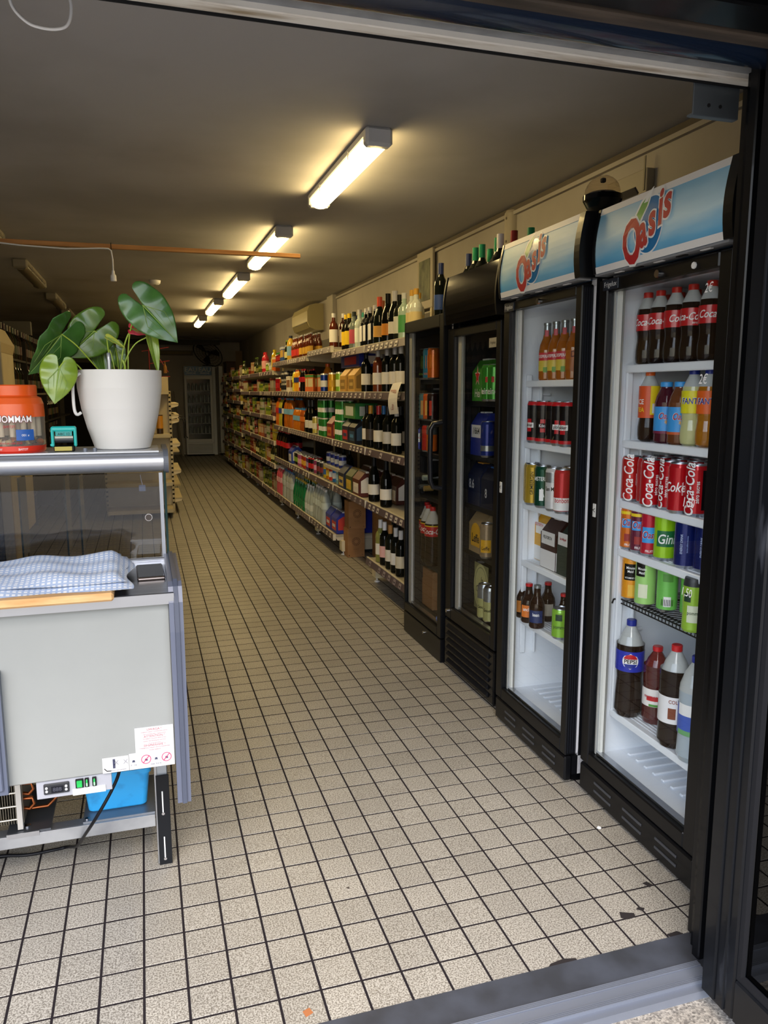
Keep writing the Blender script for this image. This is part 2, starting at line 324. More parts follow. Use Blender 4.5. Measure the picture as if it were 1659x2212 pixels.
# batten, extension cable, white wire loop
wd=grime('pine','c08a4c','9a6630',3,.55,stretch=(1,20,20))
t=thing('wooden_batten','long thin wooden batten hanging level under the ceiling','batten',(0,2.5,2.09)); MB().box(-2.6,.778,-.012,.012,-.009,.012,wd,.002).build('bar',t)
for x in (-.148,-.64): MB().tube([(x,-.016,-.012),(x,-.016,.016),(x,.016,.016),(x,.016,-.012)],.002,RUB,6,True).build('cable_tie',t)
t=thing('extension_cable','white extension cable tied to the batten, its socket dangling','cable',(0,2.48,2.09))
MB().tube([(-1.6,0,.0),(-1.0,0,-.012),(-.7,0,-.004),(-.55,-.004,-.016),(-.35,-.004,-.022),(-.2,-.003,-.012),(-.16,-.003,-.012),(-.148,-.003,-.02),(-.143,-.003,-.06),(-.1435,-.003,-.115)],.0035,WHT,8).build('flex',t)
MB().lathe([(0,0),(.006,0),(.008,-.016),(.013,-.024),(.014,-.05),(0,-.05)],(-.144,-.003,-.113),12,WHT).build('socket',t)
t=thing('wire_loop','white plastic loop dangling at the top left of the doorway','cable',(-.182,0,2.04)); MB().tube(smooth([(-.046+.0,0,.12),(-.046,0,.05),(-.04,0,.025),(-.02,0,.006),(0,0,0),(.025,0,0),(.045,0,.008),(.054,0,.03),(.052,0,.06),(.03,0,.12)]),.0028,WHT,8).build('loop',t)
# ============================================================ UPRIGHT FRIDGES
PANE=glassm('fridge_pane','fafcfd',1.0,.01,1.45); PANED=glassm('dark_fridge_pane','f4f5f5',.8,.012,1.45)
liner=grime('fridge_liner','f4f7fb','e6ecf4',3,.35); lind=M('232427',.45); shw=M('f3f6fa',.35)
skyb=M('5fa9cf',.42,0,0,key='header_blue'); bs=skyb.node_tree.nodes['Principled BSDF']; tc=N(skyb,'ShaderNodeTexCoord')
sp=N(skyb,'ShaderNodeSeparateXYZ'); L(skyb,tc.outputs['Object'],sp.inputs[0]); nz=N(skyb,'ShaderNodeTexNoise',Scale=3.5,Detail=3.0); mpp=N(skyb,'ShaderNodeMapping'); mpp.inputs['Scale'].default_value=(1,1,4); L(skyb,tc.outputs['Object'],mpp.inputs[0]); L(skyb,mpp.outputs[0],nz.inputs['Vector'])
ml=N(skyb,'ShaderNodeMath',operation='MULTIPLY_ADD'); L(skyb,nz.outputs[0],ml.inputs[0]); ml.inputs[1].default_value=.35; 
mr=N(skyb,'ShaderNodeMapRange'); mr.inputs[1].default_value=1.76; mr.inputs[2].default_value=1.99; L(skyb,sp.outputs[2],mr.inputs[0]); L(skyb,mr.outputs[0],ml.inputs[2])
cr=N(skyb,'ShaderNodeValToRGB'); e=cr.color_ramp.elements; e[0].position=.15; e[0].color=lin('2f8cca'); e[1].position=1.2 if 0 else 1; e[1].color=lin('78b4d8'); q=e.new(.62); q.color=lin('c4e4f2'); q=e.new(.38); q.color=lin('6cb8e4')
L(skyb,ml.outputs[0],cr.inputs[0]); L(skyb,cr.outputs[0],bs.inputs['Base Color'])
RED=M('b01226',.3,0,.3); NAVY=M('1b2f86',.3); GRN=M('4f9a3a',.35)
def oasis(mb,cx,cz,s,xf):
    """round blue disc with leaf and slanted red word on a bulged header; xf(y,z)->x"""
    def P(lift): return lambda u,v:(xf(cz+v)-lift,cx-u,cz+v)
    def disc(r,mat,lift,rx=.86):
        p=P(lift); rings=[[p(r*rx*k/4*math.cos(a*PI/18),r*k/4*math.sin(a*PI/18)) for a in range(36)] for k in (1,2,3,4)]
        mb.add([p(0,0)]+rings[0],[(0,1+j,1+(j+1)%36) for j in range(36)],mat)
        for k in range(3): mb.add(rings[k]+rings[k+1],[(j,(j+1)%36,36+(j+1)%36,36+j) for j in range(36)],mat)
    disc(.076*s,M('e9eef2',.4),.0010); disc(.0715*s,M('1574b4',.25,0,.4),.0014)
    p=P(.0018); lf=[(-.055,.012),(-.06,.035),(-.045,.062),(-.012,.088),(-.018,.05),(-.03,.03),(-.04,.015)]
    lw=[(-.06,.005),(-.068,.037),(-.05,.07),(-.004,.098),(-.012,.05),(-.026,.025),(-.036,.005)]
    mb.add([p(a*s,b*s) for a,b in lw],[tuple(range(7))],M('e9eef2',.4)); p=P(.0022); mb.add([p(a*s,b*s) for a,b in lf],[tuple(range(7))],GRN)
    for i,(ch,u,v,h,off) in enumerate((('O',-.074,-.040,.158,0),('a',-.024,-.016,.122,0),('s',.014,.006,.120,0),('i',.042,.030,.135,0),('s',.070,.040,.122,0))):
        mb.text(ch,lambda a,b,u=u,v=v:P(.0026+i*.0002)(a+u*s,b+v*s),h*s,M('e9eef2',.4),.66,.2,.075,False,.30)
        mb.text(ch,lambda a,b,u=u,v=v:P(.0040)(a+u*s,b+v*s),h*s,M('b01226',.5,key='logored'),.66,.2,.034,False,.30)
HEADG=M('0b0b0d',.1,0,0,key='gloss_header'); HEADG.node_tree.nodes['Principled BSDF'].inputs['Specular IOR Level'].default_value=.6
def fridge(label,loc,rz,W,zk,zd,ztop,gl,shelves,ctop=None,dark=False,head='blue',wire=None,body=.58,kick='slots'):
    """loc = front corner nearest the entrance; local X into the fridge, Y away from the entrance"""
    t=thing('display_fridge',label,'fridge',loc,rz); gy0,gy1,gz0,gz1=gl; D=body; bl=BLK
    out=BLK if dark else M('d9dade',.4); zt=zd[1]
    mb=MB(); fx=.052
    ct=ctop or ztop; mb.box(fx,D,0,.028,zk,ct,out).box(fx,D,W-.028,W,zk,ct,out).box(D-.03,D,.028,W-.028,zk,ct,out).box(fx,D,.028,W-.028,ct-.03,ct,out).box(fx,D,0,W,.03,zk+.02,out)
    mb.box(.0525,.072,-.001,.0,zk,ct-.2,BLK).build('cabinet',t)
    ln=lind if dark else liner; a,b=.045,W-.045; li=MB()
    li.box(fx,D-.04,.028,a,zk+.04,zt,ln).box(fx,D-.04,b,W-.028,zk+.04,zt,ln).box(D-.05,D-.04,a,b,zk+.04,zt,ln).box(fx,D-.04,a,b,zt-.02,zt,ln).box(fx,D-.04,a,b,zk+.02,zk+.045,ln)
    lo=li.build('inner_liner',t)
    r=MB()
    for k in range(10):
        if not dark: y=a+.05+(b-a-.1)*k/9; r.box(fx+.08,D-.09,y-.008,y+.008,zk+.045,zk+.053,ln,.003)
    for k in range(13):
        z=zk+.28+k*.1
        if z<zt-.1:
            if not dark or k<20: r.box(D-.066,D-.05,a+.02,b-.12,z,z+.022,ln if not dark else M('303236',.4),.005)
            if k%2==0: r.box(fx+.10,fx+.14,b-.012,b,z,z+.012,ln if not dark else M('9a9c9f',.4),.003)
    r.box(fx+.03,fx+.055,b-.012,b,zk+.2,zt-.28,ln,.004).box(fx+.09,fx+.10,b-.016,b,zk+.2,zt-.28,ln,.003)
    r.build('liner_rib',t,kind='stuff')
    d=MB(); z0,z1=zd
    d.box(0,.045,0,gy0,z0,z1,bl,.004).box(0,.045,gy1,W,z0,z1,bl,.004).box(0,.045,gy0,gy1,z0,gz0,bl,.004).box(0,.045,gy0,gy1,gz1,z1,bl,.004)
    if not dark:
        for k in range(4): d.box(.008+k*.009,.012+k*.009,-.002,0,z0+.01,z1-.01,M('1a1c22',.3))
    do=d.build('door',t)
    MB().box(.014,.018,gy0,gy1,gz0,gz1,PANED if dark else PANE).build('glass_pane',do)
    MB().box(.020,.030,gy1-.012,gy1,gz0,gz1,ALU).box(.030,.040,gy1-.028,gy1,gz0,gz1,M('ecebe4',.35)).box(.042,.046,gy1-.032,gy1-.004,gz0,gz1,M('8d8c88',.4)).box(.019,.021,gy1-(.052 if dark else .02),gy1-.012,gz0,gz1,M('d9d8d2',.3,.4)).box(.020,.044,gy1-.006,gy1,gz0,gz1,ALU).box(.020,.044,gy0,gy1-.01,gz0,gz0+.008,ALU).box(.044,.050,gy1-.022,gy1-.006,gz0-.01,gz1,M('f0efe8',.4)).box(.022,.043,gy0,gy0+.008,gz0,gz1,ALU).build('spacer_bar',do)  # spacer and gasket strips; lamp reflection put into their pale tone and width
    MB().box(.046,.0515,.004,W-.004,z0+.01,z1-.01,M('a4a6aa',.5)).box(.0455,.052,gy0+.01,gy1-.024,gz0+.012,gz1-.012,PANE).build('gasket',do) if 0 else MB().box(.0455,.0515,0.001,.016,z0+.005,z1-.005,M('c9cbd2',.5)).box(.0455,.0515,W-.016,W-.001,z0+.005,z1-.005,M('c9cbd2',.5)).build('gasket',do)
    k=MB()
    if kick=='slots':
        k.box(.0,.03,0,W,.008,zk,bl,.006).box(.03,D,.0,W,.008,.03,bl)
        k.box(.03,.09,0,.03,.008,zk,bl)
        for c in range(3):
            for q in range(2):
                y=.07+c*(W-.1)/3; k.box(-.003,.001,y,y+(W-.1)/3-.07,zk*.38+q*zk*.27,zk*.38+q*zk*.27+.008,M('3c3f45',.35),.001)
    elif kick=='louvre':
        k.box(.0,.03,0,W,.008,zk,BLKG,.006).box(.03,D,0,W,.008,.03,bl)
        for q in range(6):
            z=.03+q*.036; k.prism([(-.001,z),(-.014,z+.012),(-.001,z+.026)],.05,W-.05,M('1a1b1e',.2,0,.4),'y')
    else: k.box(0,.03,0,W,.0,zk,bl,.004).box(.03,D,0,W,0,.03,bl).cyl((-.006,W*.42,zk-.035),.008,.012,CHR,12,'x')
    k.build('kick_plate',t)
    if head:
        hp=[]; z0h=zt+.018; z1h=ztop
        fxx=lambda z:-.018-.012*math.sin(PI*min(1,max(0,(z-z0h)/(z1h-z0h)))**.9)+.012*((z-z0h)/(z1h-z0h))
        zs=[z0h+(z1h-z0h)*i/10 for i in range(11)]; col=skyb if head=='blue' else HEADG
        poly=[(fxx(z),z) for z in zs]+[(.06,z1h),(.06,z0h)]
        ho=MB().prism(poly,.012,W-.012,col,'y').build('header',t)
        if head=='blue':
            e=MB()
            for za,zb in ((0,1),(9,10)): e.prism([(fxx(zs[za])-.0015,zs[za]),(fxx(zs[zb])-.0015,zs[zb]),(fxx(zs[zb])+.002,zs[zb]),(fxx(zs[za])+.002,zs[za])],.012,W-.012,WHT,'y')
            e.build('white_edge',ho); lg=MB(); oasis(lg,W*.53,(z0h+z1h)/2,1.08,fxx); lg.build('logo',ho)
            u=MB().box(-.015,.03,.0,W,z0h-.006,z0h,M('8a8c90',.5))
            for q in range(5): u.box(-.006,.006,.08+q*.1,.12+q*.1,z0h-.008,z0h-.005,BLK if q%2 else WHT,.001)
            u.build('light_cover',ho)
        pe=[(fxx(z)-.004,z) for z in zs]+[(.10,z1h+.006),(.10,z0h-.002)]
        for ya in (-.022 if head=='blue' else -.005,W-.012): MB().prism(pe,ya,ya+(.034 if head=='blue' and ya<0 else .013),BLK,'y').cyl((.03,ya-.002,zs[3]),.004,.003,CHR,8,'y').build('end_cap',t)
    so=[]
    for i,z in enumerate(shelves):
        s=MB()
        if wire==i:
            wm=M('15171a',.4)
            for q in range(30): y=a+.01+(b-a-.02)*q/29; s.tube([(.10,y,z-.004),(.44,y,z-.004)],.0017,wm,5)
            for x in (.10,.125,.28,.44): s.tube([(x,a,z-.008),(x,b,z-.008)],.003,wm,6)
            s.tube([(.10,a,z-.022),(.10,b,z-.022)],.0025,wm,6)
            for q in range(30): y=a+.01+(b-a-.02)*q/29; s.tube([(.10,y,z-.004),(.10,y,z-.022)],.0017,wm,5)
            s.tube([(.10,b,z-.008),(.075,b-.004,z-.008),(.07,b-.004,z-.022)],.003,wm,6); nm='wire_shelf'
        else:
            m=shw if not dark else M('1d1e21',.4); s.box(.08,.10,a,b,z-.024,z+.001,m,.003).box(.10,.45,a,b,z-.010,z-.002,m)
            if not dark:
                for q in range(24): x=.11+q*.014; s.box(x,x+.005,a+.01,b-.01,z-.002,z,m)
            nm='shelf'
        s.build(nm,t)
    return t
f4=fridge('tall glass-door drinks fridge with blue header, nearest the open door',(1.368,.030,0),-.025,.615,.105,(.112,1.75),1.965,(.05,.565,.16,1.71),[1.482,1.24,1.04,.878,.71,.308],wire=4)
f3=fridge('glass-door drinks fridge with blue header, second from the entrance',(1.350,.690,0),-.015,.595,.10,(.105,1.745),1.967,(.04,.54,.156,1.712),[1.440,1.196,.946,.706,.457])
f2=fridge('black fridge with black curved header and louvred base',(1.392,1.378,0),0,.585,.255,(.262,1.694),1.935,(.045,.51,.325,1.655),[1.352,1.095,.853,.622,.335],ctop=1.765,dark=True,head='black',kick='louvre')
f1=fridge('lower flat-topped black fridge beside the wall shelving',(1.378,1.985,0),0,.592,.125,(.130,1.775),1.782,(.055,.575,.18,1.715),[1.460,1.236,1.062,.82,.437,.150],dark=True,head=None,kick='plain')
# door furniture
def sub(parent,mb,name): return mb.build(name,parent)
def child(t,n): return next(c for c in t.children if c.name.split('.')[0]==n)
GWT=M('d6d9dc',.4)
for f,W,g,z,x in ((f4,.595,(.555,1.728),1.728,0),(f3,.595,(.555,1.722),1.722,0)):
    d=child(f,'door'); MB().box(-.004,0,.50,.585,z-.014,z+.018,M('1d2634',.3),.001).text('Frigelux',FX(.542,z+.002,-.0048),.022,GWT).build('name_badge',d)
    MB().cyl((-.008,.30,z),.011,.010,CHR,14,'x').build('lock',d)
MB().lathe([(0,0),(.009,.0),(.0095,.012),(0,.013)],(-.004,.145,1.728),8,WHT,axis='x').build('switch',child(f4,'door'))
MB().box(.0125,.014,.06,.14,1.585,1.625,M('8f8a7c',.5)).text('Frigelux',FX(.10,1.605,.0115),.017,M('2a2a2a')).build('sticker',child(f2,'door'))
MB().cyl((-.010,.545,.30),.010,.012,CHR,14,'x').build('lock',child(f2,'door'))
MB().cyl((.0115,.085,.215),.012,.002,M('2a5fb8',.4),16,'x').text('LT',FX(.085,.215,.0110),.012,WHT).build('sticker',child(f1,'door'))
for f in (f3,f4): MB().box(-.003,0,.577 if f is f4 else .575,.594,.985,1.03,M('c9c9c4',.5),.001).text('<',FX(.585,1.007,-.0036),.03,BLK).build('sticker',child(f,'door'))
MB().tube([(0,.010,1.247),(-.045,.012,1.24),(-.058,.014,1.21),(-.06,.016,1.08),(-.058,.014,.955),(-.045,.012,.925),(0,.010,.917)],.013,M('1b1c20',.25,0,.5),10).build('handle',child(f1,'door'))
# white marker prices on the near glass
for s,y,z,h in (('2€',.100,1.665,.034),('2€',.100,1.43,.036),('1,50',.13,1.095,.038),('1,50',.115,.845,.034)):
    MB().text(s,FX(y,z,.0125),h,M('f5f5f5',.6),.8,.2).build('marker_price',child(f4,'door'))
# ---------- items standing on the fridges
t=thing('disco_light','black lamp with faceted clear dome between the blue headers','lamp',(1.50,.83,1.968))
MB().lathe([(0,0),(.045,0),(.05,.01),(.042,.022),(.038,.035),(.052,.05),(.066,.075),(.066,.092),(.055,.097),(0,.097)],n=24,mat=BLKG).build('base',t)
fc=MB(); 
for i in range(6):
    a,b=i*PI/13,(i+1)*PI/13; fc.lathe([(.062*math.cos(a),.095+.064*math.sin(a)),(.062*math.cos(b)*.97,.095+.064*math.sin(b))],n=14,mat=glassm('dome','efe9e0',1.2,.03),sm=False)
fc.build('dome',t); MB().lathe([(0,.098),(.05,.098),(.045,.102),(0,.103)],n=20,mat=M('9a9289',.3,.6)).box(-.008,.008,-.008,.008,.135,.15,RUB,.003).build('led_core',t)
t=thing('cardboard_tray','dark blue box with open flaps on top of the second fridge','box',(1.78,.86,1.968)); MB().box(-.12,.12,0,.40,0,.115,M('30344f',.6),.002).build('carton',t); MB().prism([(-.12,.115),(-.135,.135),(-.13,.14),(-.115,.12)],-.0,.30,M('55504c',.7),'y').build('flap',t)
t=thing('dark_bundle','small rounded dark bundle on the near fridge beside the door frame','bundle',(1.58,.19,1.968)); MB().lathe([(.08,.0),(.078,.035),(.06,.06),(.03,.075),(0,.078)],(0,0,.0),20,M('1c1b2a',.8)).build('crown',t); MB().box(-.05,.05,.07,.13,.004,.012,M('1c1b2a',.8),.003).build('peak',t)
t=thing('cable_duct','beige rounded cable duct running up the right wall','duct',(2.1,2.72,2.0)); MB().lathe([(.05,0),(.05,.43),(.04,.447),(0,.45)],n=16,mat=M('a79f8d',.6),a0=PI/2,a1=3*PI/2).build('cover',t); MB().cyl((-.051,-.01,.40),.008,.003,M('5e574b'),10,'x').cyl((-.051,-.01,.27),.008,.003,M('5e574b'),10,'x').build('screw',t)
t=thing('framed_picture','pale framed picture leaning on the wall above the bottles','picture',(2.06,3.95,2.02)); MB().box(0,.02,0,.34,0,.43,M('a49c8c',.6),.003).build('frame',t)
pm=grime('landscape_print','6d7257','2f3527',9,.6); MB().box(-.003,0,.05,.29,.06,.36,pm).build('print',t)
t=thing('wall_switch_box','white panel box on the right wall above the near fridge','box',(2.06,1.38,2.24)); MB().box(0,.04,0,.30,0,.10,M('a39d8e',.6),.003).build('casing',t); MB().box(-.004,0,.01,.02,.01,.15,M('8d8675',.6)).build('edge_strip',t)
for nm,lb,loc,rz in (('air_conditioner','cream air conditioner on the right wall above the shelving',(2.1,7.75,2.13),0),('air_conditioner','long dark-looking air conditioner high on the back wall',(.16,16.2,2.17),PI/2)):
    t=thing(nm,lb,'air conditioner',loc,rz); Lh=1.0 if rz==0 else .9; c1=M('b5aa80',.25) if rz==0 else M('7d776c',.3)
    if rz: t.location=(1.07,16.2,2.17); t.rotation_euler.z=PI/2
    pf=[(0,0),(-.10,0),(-.17,.03),(-.2,.1),(-.2,.22),(-.17,.29),(-.1,.31),(0,.31)]
    MB().prism(pf,0,Lh,c1,'y').build('casing',t); MB().box(-.204,-.16,.06,Lh-.06,.085,.092,M('2c2a24',.5)).build('slot',t); MB().prism([(-.172,.022),(-.202,.085),(-.196,.09),(-.165,.03)],.05,Lh-.05,M('8f8563',.3),'y').build('louvre_flap',t)
# ============================================================ REFRIGERATED COUNTER
PANEL=grime('counter_panel','8f9290','848785',2,.42,bump=0); PL=M('5a606e',.35,0,.2); STL=grime('brushed_steel','8f9196','7b7d82',4,.28,1,stretch=(1,30,1))
XL=-1.35
t=thing('refrigerated_counter','grey refrigerated counter with glass screen, open underframe and towel on top','counter',(0,0,0))
MB().box(XL,.002,.378,.40,.432,.873,PANEL,.003).box(XL,.0,.40,.80,.46,.872,M('6e7173',.5)).build('front_panel',t)
wt=MB().box(XL,.014,.362,.80,.874,.900,STL,.002).build('worktop',t); MB().box(XL,.014,.358,.362,.872,.899,ALU).build('front_edge',wt)
ep=MB(); 
for y,x0,x1 in ((.40,.004,.028),):
    ep.box(x0,x1,.372,.83,.33,.912,M('565c6c',.4),.006)
ep.build('end_panel',t)
bp_=MB()
for k,(xa,xb,o) in enumerate(((.001,.013,0),(.0135,.0245,-.006),(.025,.035,0))):
    bp_.prism([(.375,.325+o*0),(.352+o,.335),(.350+o,.80),(.356+o,.875),(.375,.912),(.40,.920+(-o)),(.74,.924+(-o)),(.75,.90),(.40,.893),(.385,.86),(.378,.80),(.376,.34)],xa,xb,M('5a6072' if k!=1 else '484e5e',.35,0,.2),'x')
bp_.build('bumper',t)
b2=MB().box(-.62,-.398,.355,.378,.423,.735,M('555c6e',.38,0,.2),.010).box(-.62,-.407,.348,.356,.435,.722,M('5c6376',.35,0,.3),.003); b2.build('hand_guard',t)
rl=MB().box(XL,-.06,.618,.625,.128,.165,grime('zinc','b3b6ba','92959b',9,.4,.7),.001).box(XL,-.06,.625,.66,.160,.165,M('a5a8ac',.35,.8)).box(XL,-.06,1.0,1.03,.13,.165,galv).box(-.035,-.02,.64,1.03,.13,.165,galv)
rl.build('base_rail',t)
for x,y in ((-.058,.622),(-.058,1.0)): 
    lg=MB().box(x,x+.008,y,y+.035,.003,.50,ALU,.001).box(x+.008,x+.036,y+.004,y+.03,.28,.50,M('a6adb5',.4,.5)).build('leg',t)
    lp=MB().box(x+.004,x+.041,y-.004,y,0,.285,M('15171b',.4),.001).box(x+.004,x+.041,y,y+.03,0,.004,BLK)
    for z in (.055,.20): lp.box(x+.019,x+.0225,y-.0052,y-.004,z-.035,z+.035,WHT).cyl((x+.021,y-.0072,z-.035),.0045,.003,CHR,10,'y')
    lp.build('leg_cover',lg)
lg=MB().box(-1.3,-1.26,.622,.66,0,.5,ALU).box(-1.3,-1.26,1.0,1.03,0,.5,ALU).build('leg',t)
# control strip and its switches
cp=MB().box(-.339,-.160,.384,.390,.384,.448,M('9c9ea6',.4),.001).build('control_plate',t)
MB().box(-.322,-.262,.378,.385,.396,.424,M('2b2d31',.3),.002).box(-.304,-.276,.376,.379,.401,.417,M('1a1b22',.15)).text('888',XZ(-.29,.409,.3755),.014,M('4a4c58')).build('thermostat',cp)
for x in (-.315,-.269):
    for z in (.406,.415): MB().cyl((x,.3755,z),.0032,.003,M('c9cacc',.3),10,'y').build('button',cp)
for k,(x,w_) in enumerate(((-.247,.019),(-.225,.010),(-.207,.010))):
    MB().box(x,x+w_,.379,.385,.402,.426,BLK,.001).box(x+.003,x+w_-.003,.376,.380,.405,.423,M('1fa34c' if k==0 else '9fe0a8',.3,emit='1fa34c',es=.25),.001).box(x+.003,x+w_-.003,.3755,.377,.415,.423,M('1fa34c',.3)).build('switch',cp)
MB().box(-.255,-.176,.3815,.3835,.383,.400,WHT).text('0   1   ON',XZ(-.215,.391,.381),.008,M('7082a8')).build('sticker',cp)
s1=MB().box(-.098,-.002,.3755,.3775,.478,.545,M('c4c4c6',.45))
rdm=M('a83c4a',.5)
for i,(s,h) in enumerate((('UWAGA !',.0085),('Urządzenie ustawić w pomieszczeniu suchym',.0036),('z dala od źródeł ciepła i wypoziomować',.0036),('ATTENTION !',.0085),('The appliance should be cleaned at least',.0036),('monthly. Not following this instruction',.0036),('loss of the guarantee.',.0036),('ВНИМАНИЕ !',.0085),('Конденсатор следует чистить ежемесячно',.0036),('потеря гарантии',.0036))):
    s1.text(s,XZ(-.05,.538-i*.0062,.3752),h,rdm)
s1.build('warning_sticker',t)
s2=MB().box(-.115,-.002,.3750,.3772,.434,.478,M('c6c6c8',.45)); mg=M('c02f63',.4); dk=M('3a3d55',.5)
def ring(mb,x,z,r,w_,y,mat):
    n=24; v=[(x+q*math.cos(a*2*PI/n),y,z+q*math.sin(a*2*PI/n)) for q in (r-w_,r) for a in range(n)]
    mb.add(v,[(a,(a+1)%n,n+(a+1)%n,n+a) for a in range(n)],mat)
for x in (-.073,-.022):
    ring(s2,x,.458,.0125,.0018,.3746,mg); s2.add([(x-.009,.3745,.449),(x-.0075,.3745,.4475),(x+.009,.3745,.467),(x+.0075,.3745,.4685)],[(0,1,2,3)],mg)
for x in (-.104,-.073,-.048,-.022): s2.add([(x-.004,.3747,.454),(x+.004,.3747,.454),(x+.0025,.3747,.460),(x-.0025,.3747,.460)],[(0,1,2,3)],dk)
s2.text('5 - 10',XZ(-.104,.446,.3746),.006,dk).text('max. 0,5 m',XZ(-.049,.443,.3746),.006,dk).build('warning_sticker',t)
s3=MB().box(-.180,-.116,.3752,.3772,.434,.475,M('c6c6c6',.45)); 
s3.tube([(-.176,.3748,.447),(-.170,.3748,.440),(-.160,.3748,.439)],.0012,BLK,4).box(-.155,-.149,.3746,.3750,.445,.470,dk).text('X  X',XZ(-.135,.459,.3746),.018,M('8a8a90')).text('ON REPLACE THE CONTENTS',XZ(-.146,.439,.3746),.0035,dk).build('warning_sticker',t)
# condenser coil, plates
cl=MB(); cu=M('a5603a',.35,1)
for k in range(60): x=-.80+k*.0065; cl.box(x,x+.0012,.64,.80,.19,.42,M('8c8678',.4,.8))
for k in range(6):
    z=.205+k*.04; cl.tube([(-.80,.638,z),(-.42,.638,z)],.0035,M('d8d2c4',.3,.9),6)
cl.build('condenser_coil',t)
for k in range(3):
    z=.225+k*.045; MB().tube([(-.42,.66,z),(-.40,.655,z-.002),(-.388,.655,z+.012),(-.392,.655,z+.03),(-.42,.66,z+.028)],.005,cu,8).build('copper_pipe',t)
MB().tube([(-.41,.70,.200),(-.36,.70,.20),(-.335,.72,.215),(-.32,.74,.26)],.005,cu,8).build('copper_pipe',t)
MB().box(-.432,-.418,.632,.65,.175,.43,M('c4c0ba',.45,.3)).build('coil_bracket',t)
MB().box(-.46,-.345,.622,.90,.166,.172,M('5e6268',.35,.7)).box(-.46,-.375,.6165,.618,.158,.172,ALU).cyl((-.41,.65,.172),.009,.004,CHR,12).build('mount_plate',t)
MB().box(-.26,-.06,.63,.86,.165,.169,M('7c8086',.35,.7)).cyl((-.25,.645,.169),.006,.003,CHR,10).build('mount_plate',t)
cm=MB().lathe([(0,0),(.055,0),(.06,.03),(.06,.09),(.04,.115),(0,.125)],(-.12,.74,.32),20,BLKG).build('compressor',t)
MB().box(-1.2,-.05,1.03,1.06,.18,.46,BLKM).box(-.05,.0,.45,.60,.44,.46,BLK).build('rear_panel',t)
# glass screen
gp=glassm('counter_glass','d0d1d6',2.0,.012,1.5); gs=glassm('side_glass','16302c',1.0); GE=M('0d2c28',.15,0,.5)
cg=MB().box(XL,.008,.742,.746,.912,1.166,gp).build('glass_screen',t)
MB().box(.010,.0165,.742,1.16,.905,1.17,gs).box(.0098,.0168,.7405,.742,.905,1.17,GE).build('side_glass',t)
MB().box(-.003,.007,.7385,.7415,.912,1.166,M('9b9ea6',.35,.5)).build('screen_edge',cg)
MB().box(XL,.012,.733,.747,.902,.914,ALU,.002).box(XL,.012,.730,.733,.900,.906,CHR).build('bottom_track',t)
for x in (-.275,-.235,-.40): MB().box(x,x+.005,.86,.99,.91,1.15,GE).build('glass_divider',t)
MB().cyl((-.037,.7395,1.035),.0105,.003,CHR,20,'y').cyl((-.037,.738,1.035),.009,.003,M('3a2f28',.5),18,'y').build('glass_lock',cg)
MB().tube([(-.055,.752,1.16),(-.052,.752,1.14),(-.05,.752,1.13)],.0012,WHT,5).box(-.060,-.042,.750,.751,1.112,1.130,M('aab4c4',.4)).build('hanging_tag',t)
tp=[(.742-.0,1.166)]+[(.762-.034*math.cos(a*PI/12)-.0,1.196-.031*math.cos(PI*0)+.031*math.sin(0) if 0 else 1.197+.034*math.sin(a*PI/12)) for a in range(-5,7)]
tube=[(.775,1.167)]+[(.764-.034*math.cos(q*PI/16),1.198+.0315*math.sin(q*PI/16)) for q in range(-8,9)]+[(.98,1.2295),(.98,1.215),(.775,1.205)]
MB().prism(tube,XL,.012,M('c2c4c9',.34,.8),'x',True).build('top_rail',t)
MB().prism([(y+( -.003 if y<.8 else .003),z+(.004 if z>1.2 else -.004)) for y,z in tube],.012,.026,M('565a62',.4),'x').build('end_cap',t)
for x in (-.201,-.175): MB().cyl((x,.757,1.229),.0055,.012,M('70757f',.4),12).build('plug',t)
MB().box(XL,0,.735,.98,1.226,1.2305,M('babdc2',.4,.5)).build('shelf_top',t)
# ---------- things on and in the counter
t=thing('storage_tub','blue plastic tub standing on the counter underframe','tub',(-.165,.755,.170))
tb=[(.078,.055,0),(.088,.065,.105)]
def tubm(mat):
    mb=MB(); 
    def rr_(a,b,z,r=.015): 
        o=[]
        for cx,cy,s in ((a-r,b-r,0),(-a+r,b-r,1),(-a+r,-b+r,2),(a-r,-b+r,3)):
            for k in range(4): q=(s+k/3)*PI/2; o.append((cx+r*math.cos(q),cy+r*math.sin(q),z))
        return o
    rings=[rr_(.080,.075,.0),rr_(.083,.078,.004),rr_(.094,.088,.108),rr_(.099,.093,.108),rr_(.099,.093,.122),rr_(.096,.090,.122),rr_(.092,.086,.115),rr_(.08,.074,.005)]
    for p,q in zip(rings,rings[1:]): mb.add(p+q,[(j,(j+1)%16,16+(j+1)%16,16+j) for j in range(16)],mat,True)
    mb.add(rings[0],[tuple(range(16))[::-1]],mat); mb.add(rings[-1],[tuple(range(16))],mat); return mb
tubm(grime('blue_plastic','2f9fe0','2787c4',22,.4,lo=.55,hi=.75)).build('basin',t)
for p in ([(-.03,-.02,.02),(-.05,-.03,.11),(-.03,-.03,.16)],[(.0,0,.03),(.02,-.03,.13),(.06,-.02,.15)],[(-.06,0,.03),(-.02,.01,.14),(.03,.02,.16)]): MB().tube(p,.003,M('6e7a3c',.5),6).build('wire',t)
t=thing('power_cord','black power cord hanging from the counter down onto the tiles','cord',(0,0,0))
MB().tube(smooth([(-.147,.47,.42),(-.148,.50,.37),(-.17,.50,.32),(-.212,.50,.25),(-.25,.56,.17),(-.285,.68,.07),(-.325,.785,.010),(-.37,.785,.007),(-.44,.782,.007),(-.52,.80,.007),(-.70,.82,.007),(-.95,.95,.007)]),.0048,M('101116',.35),8).build('flex',t)
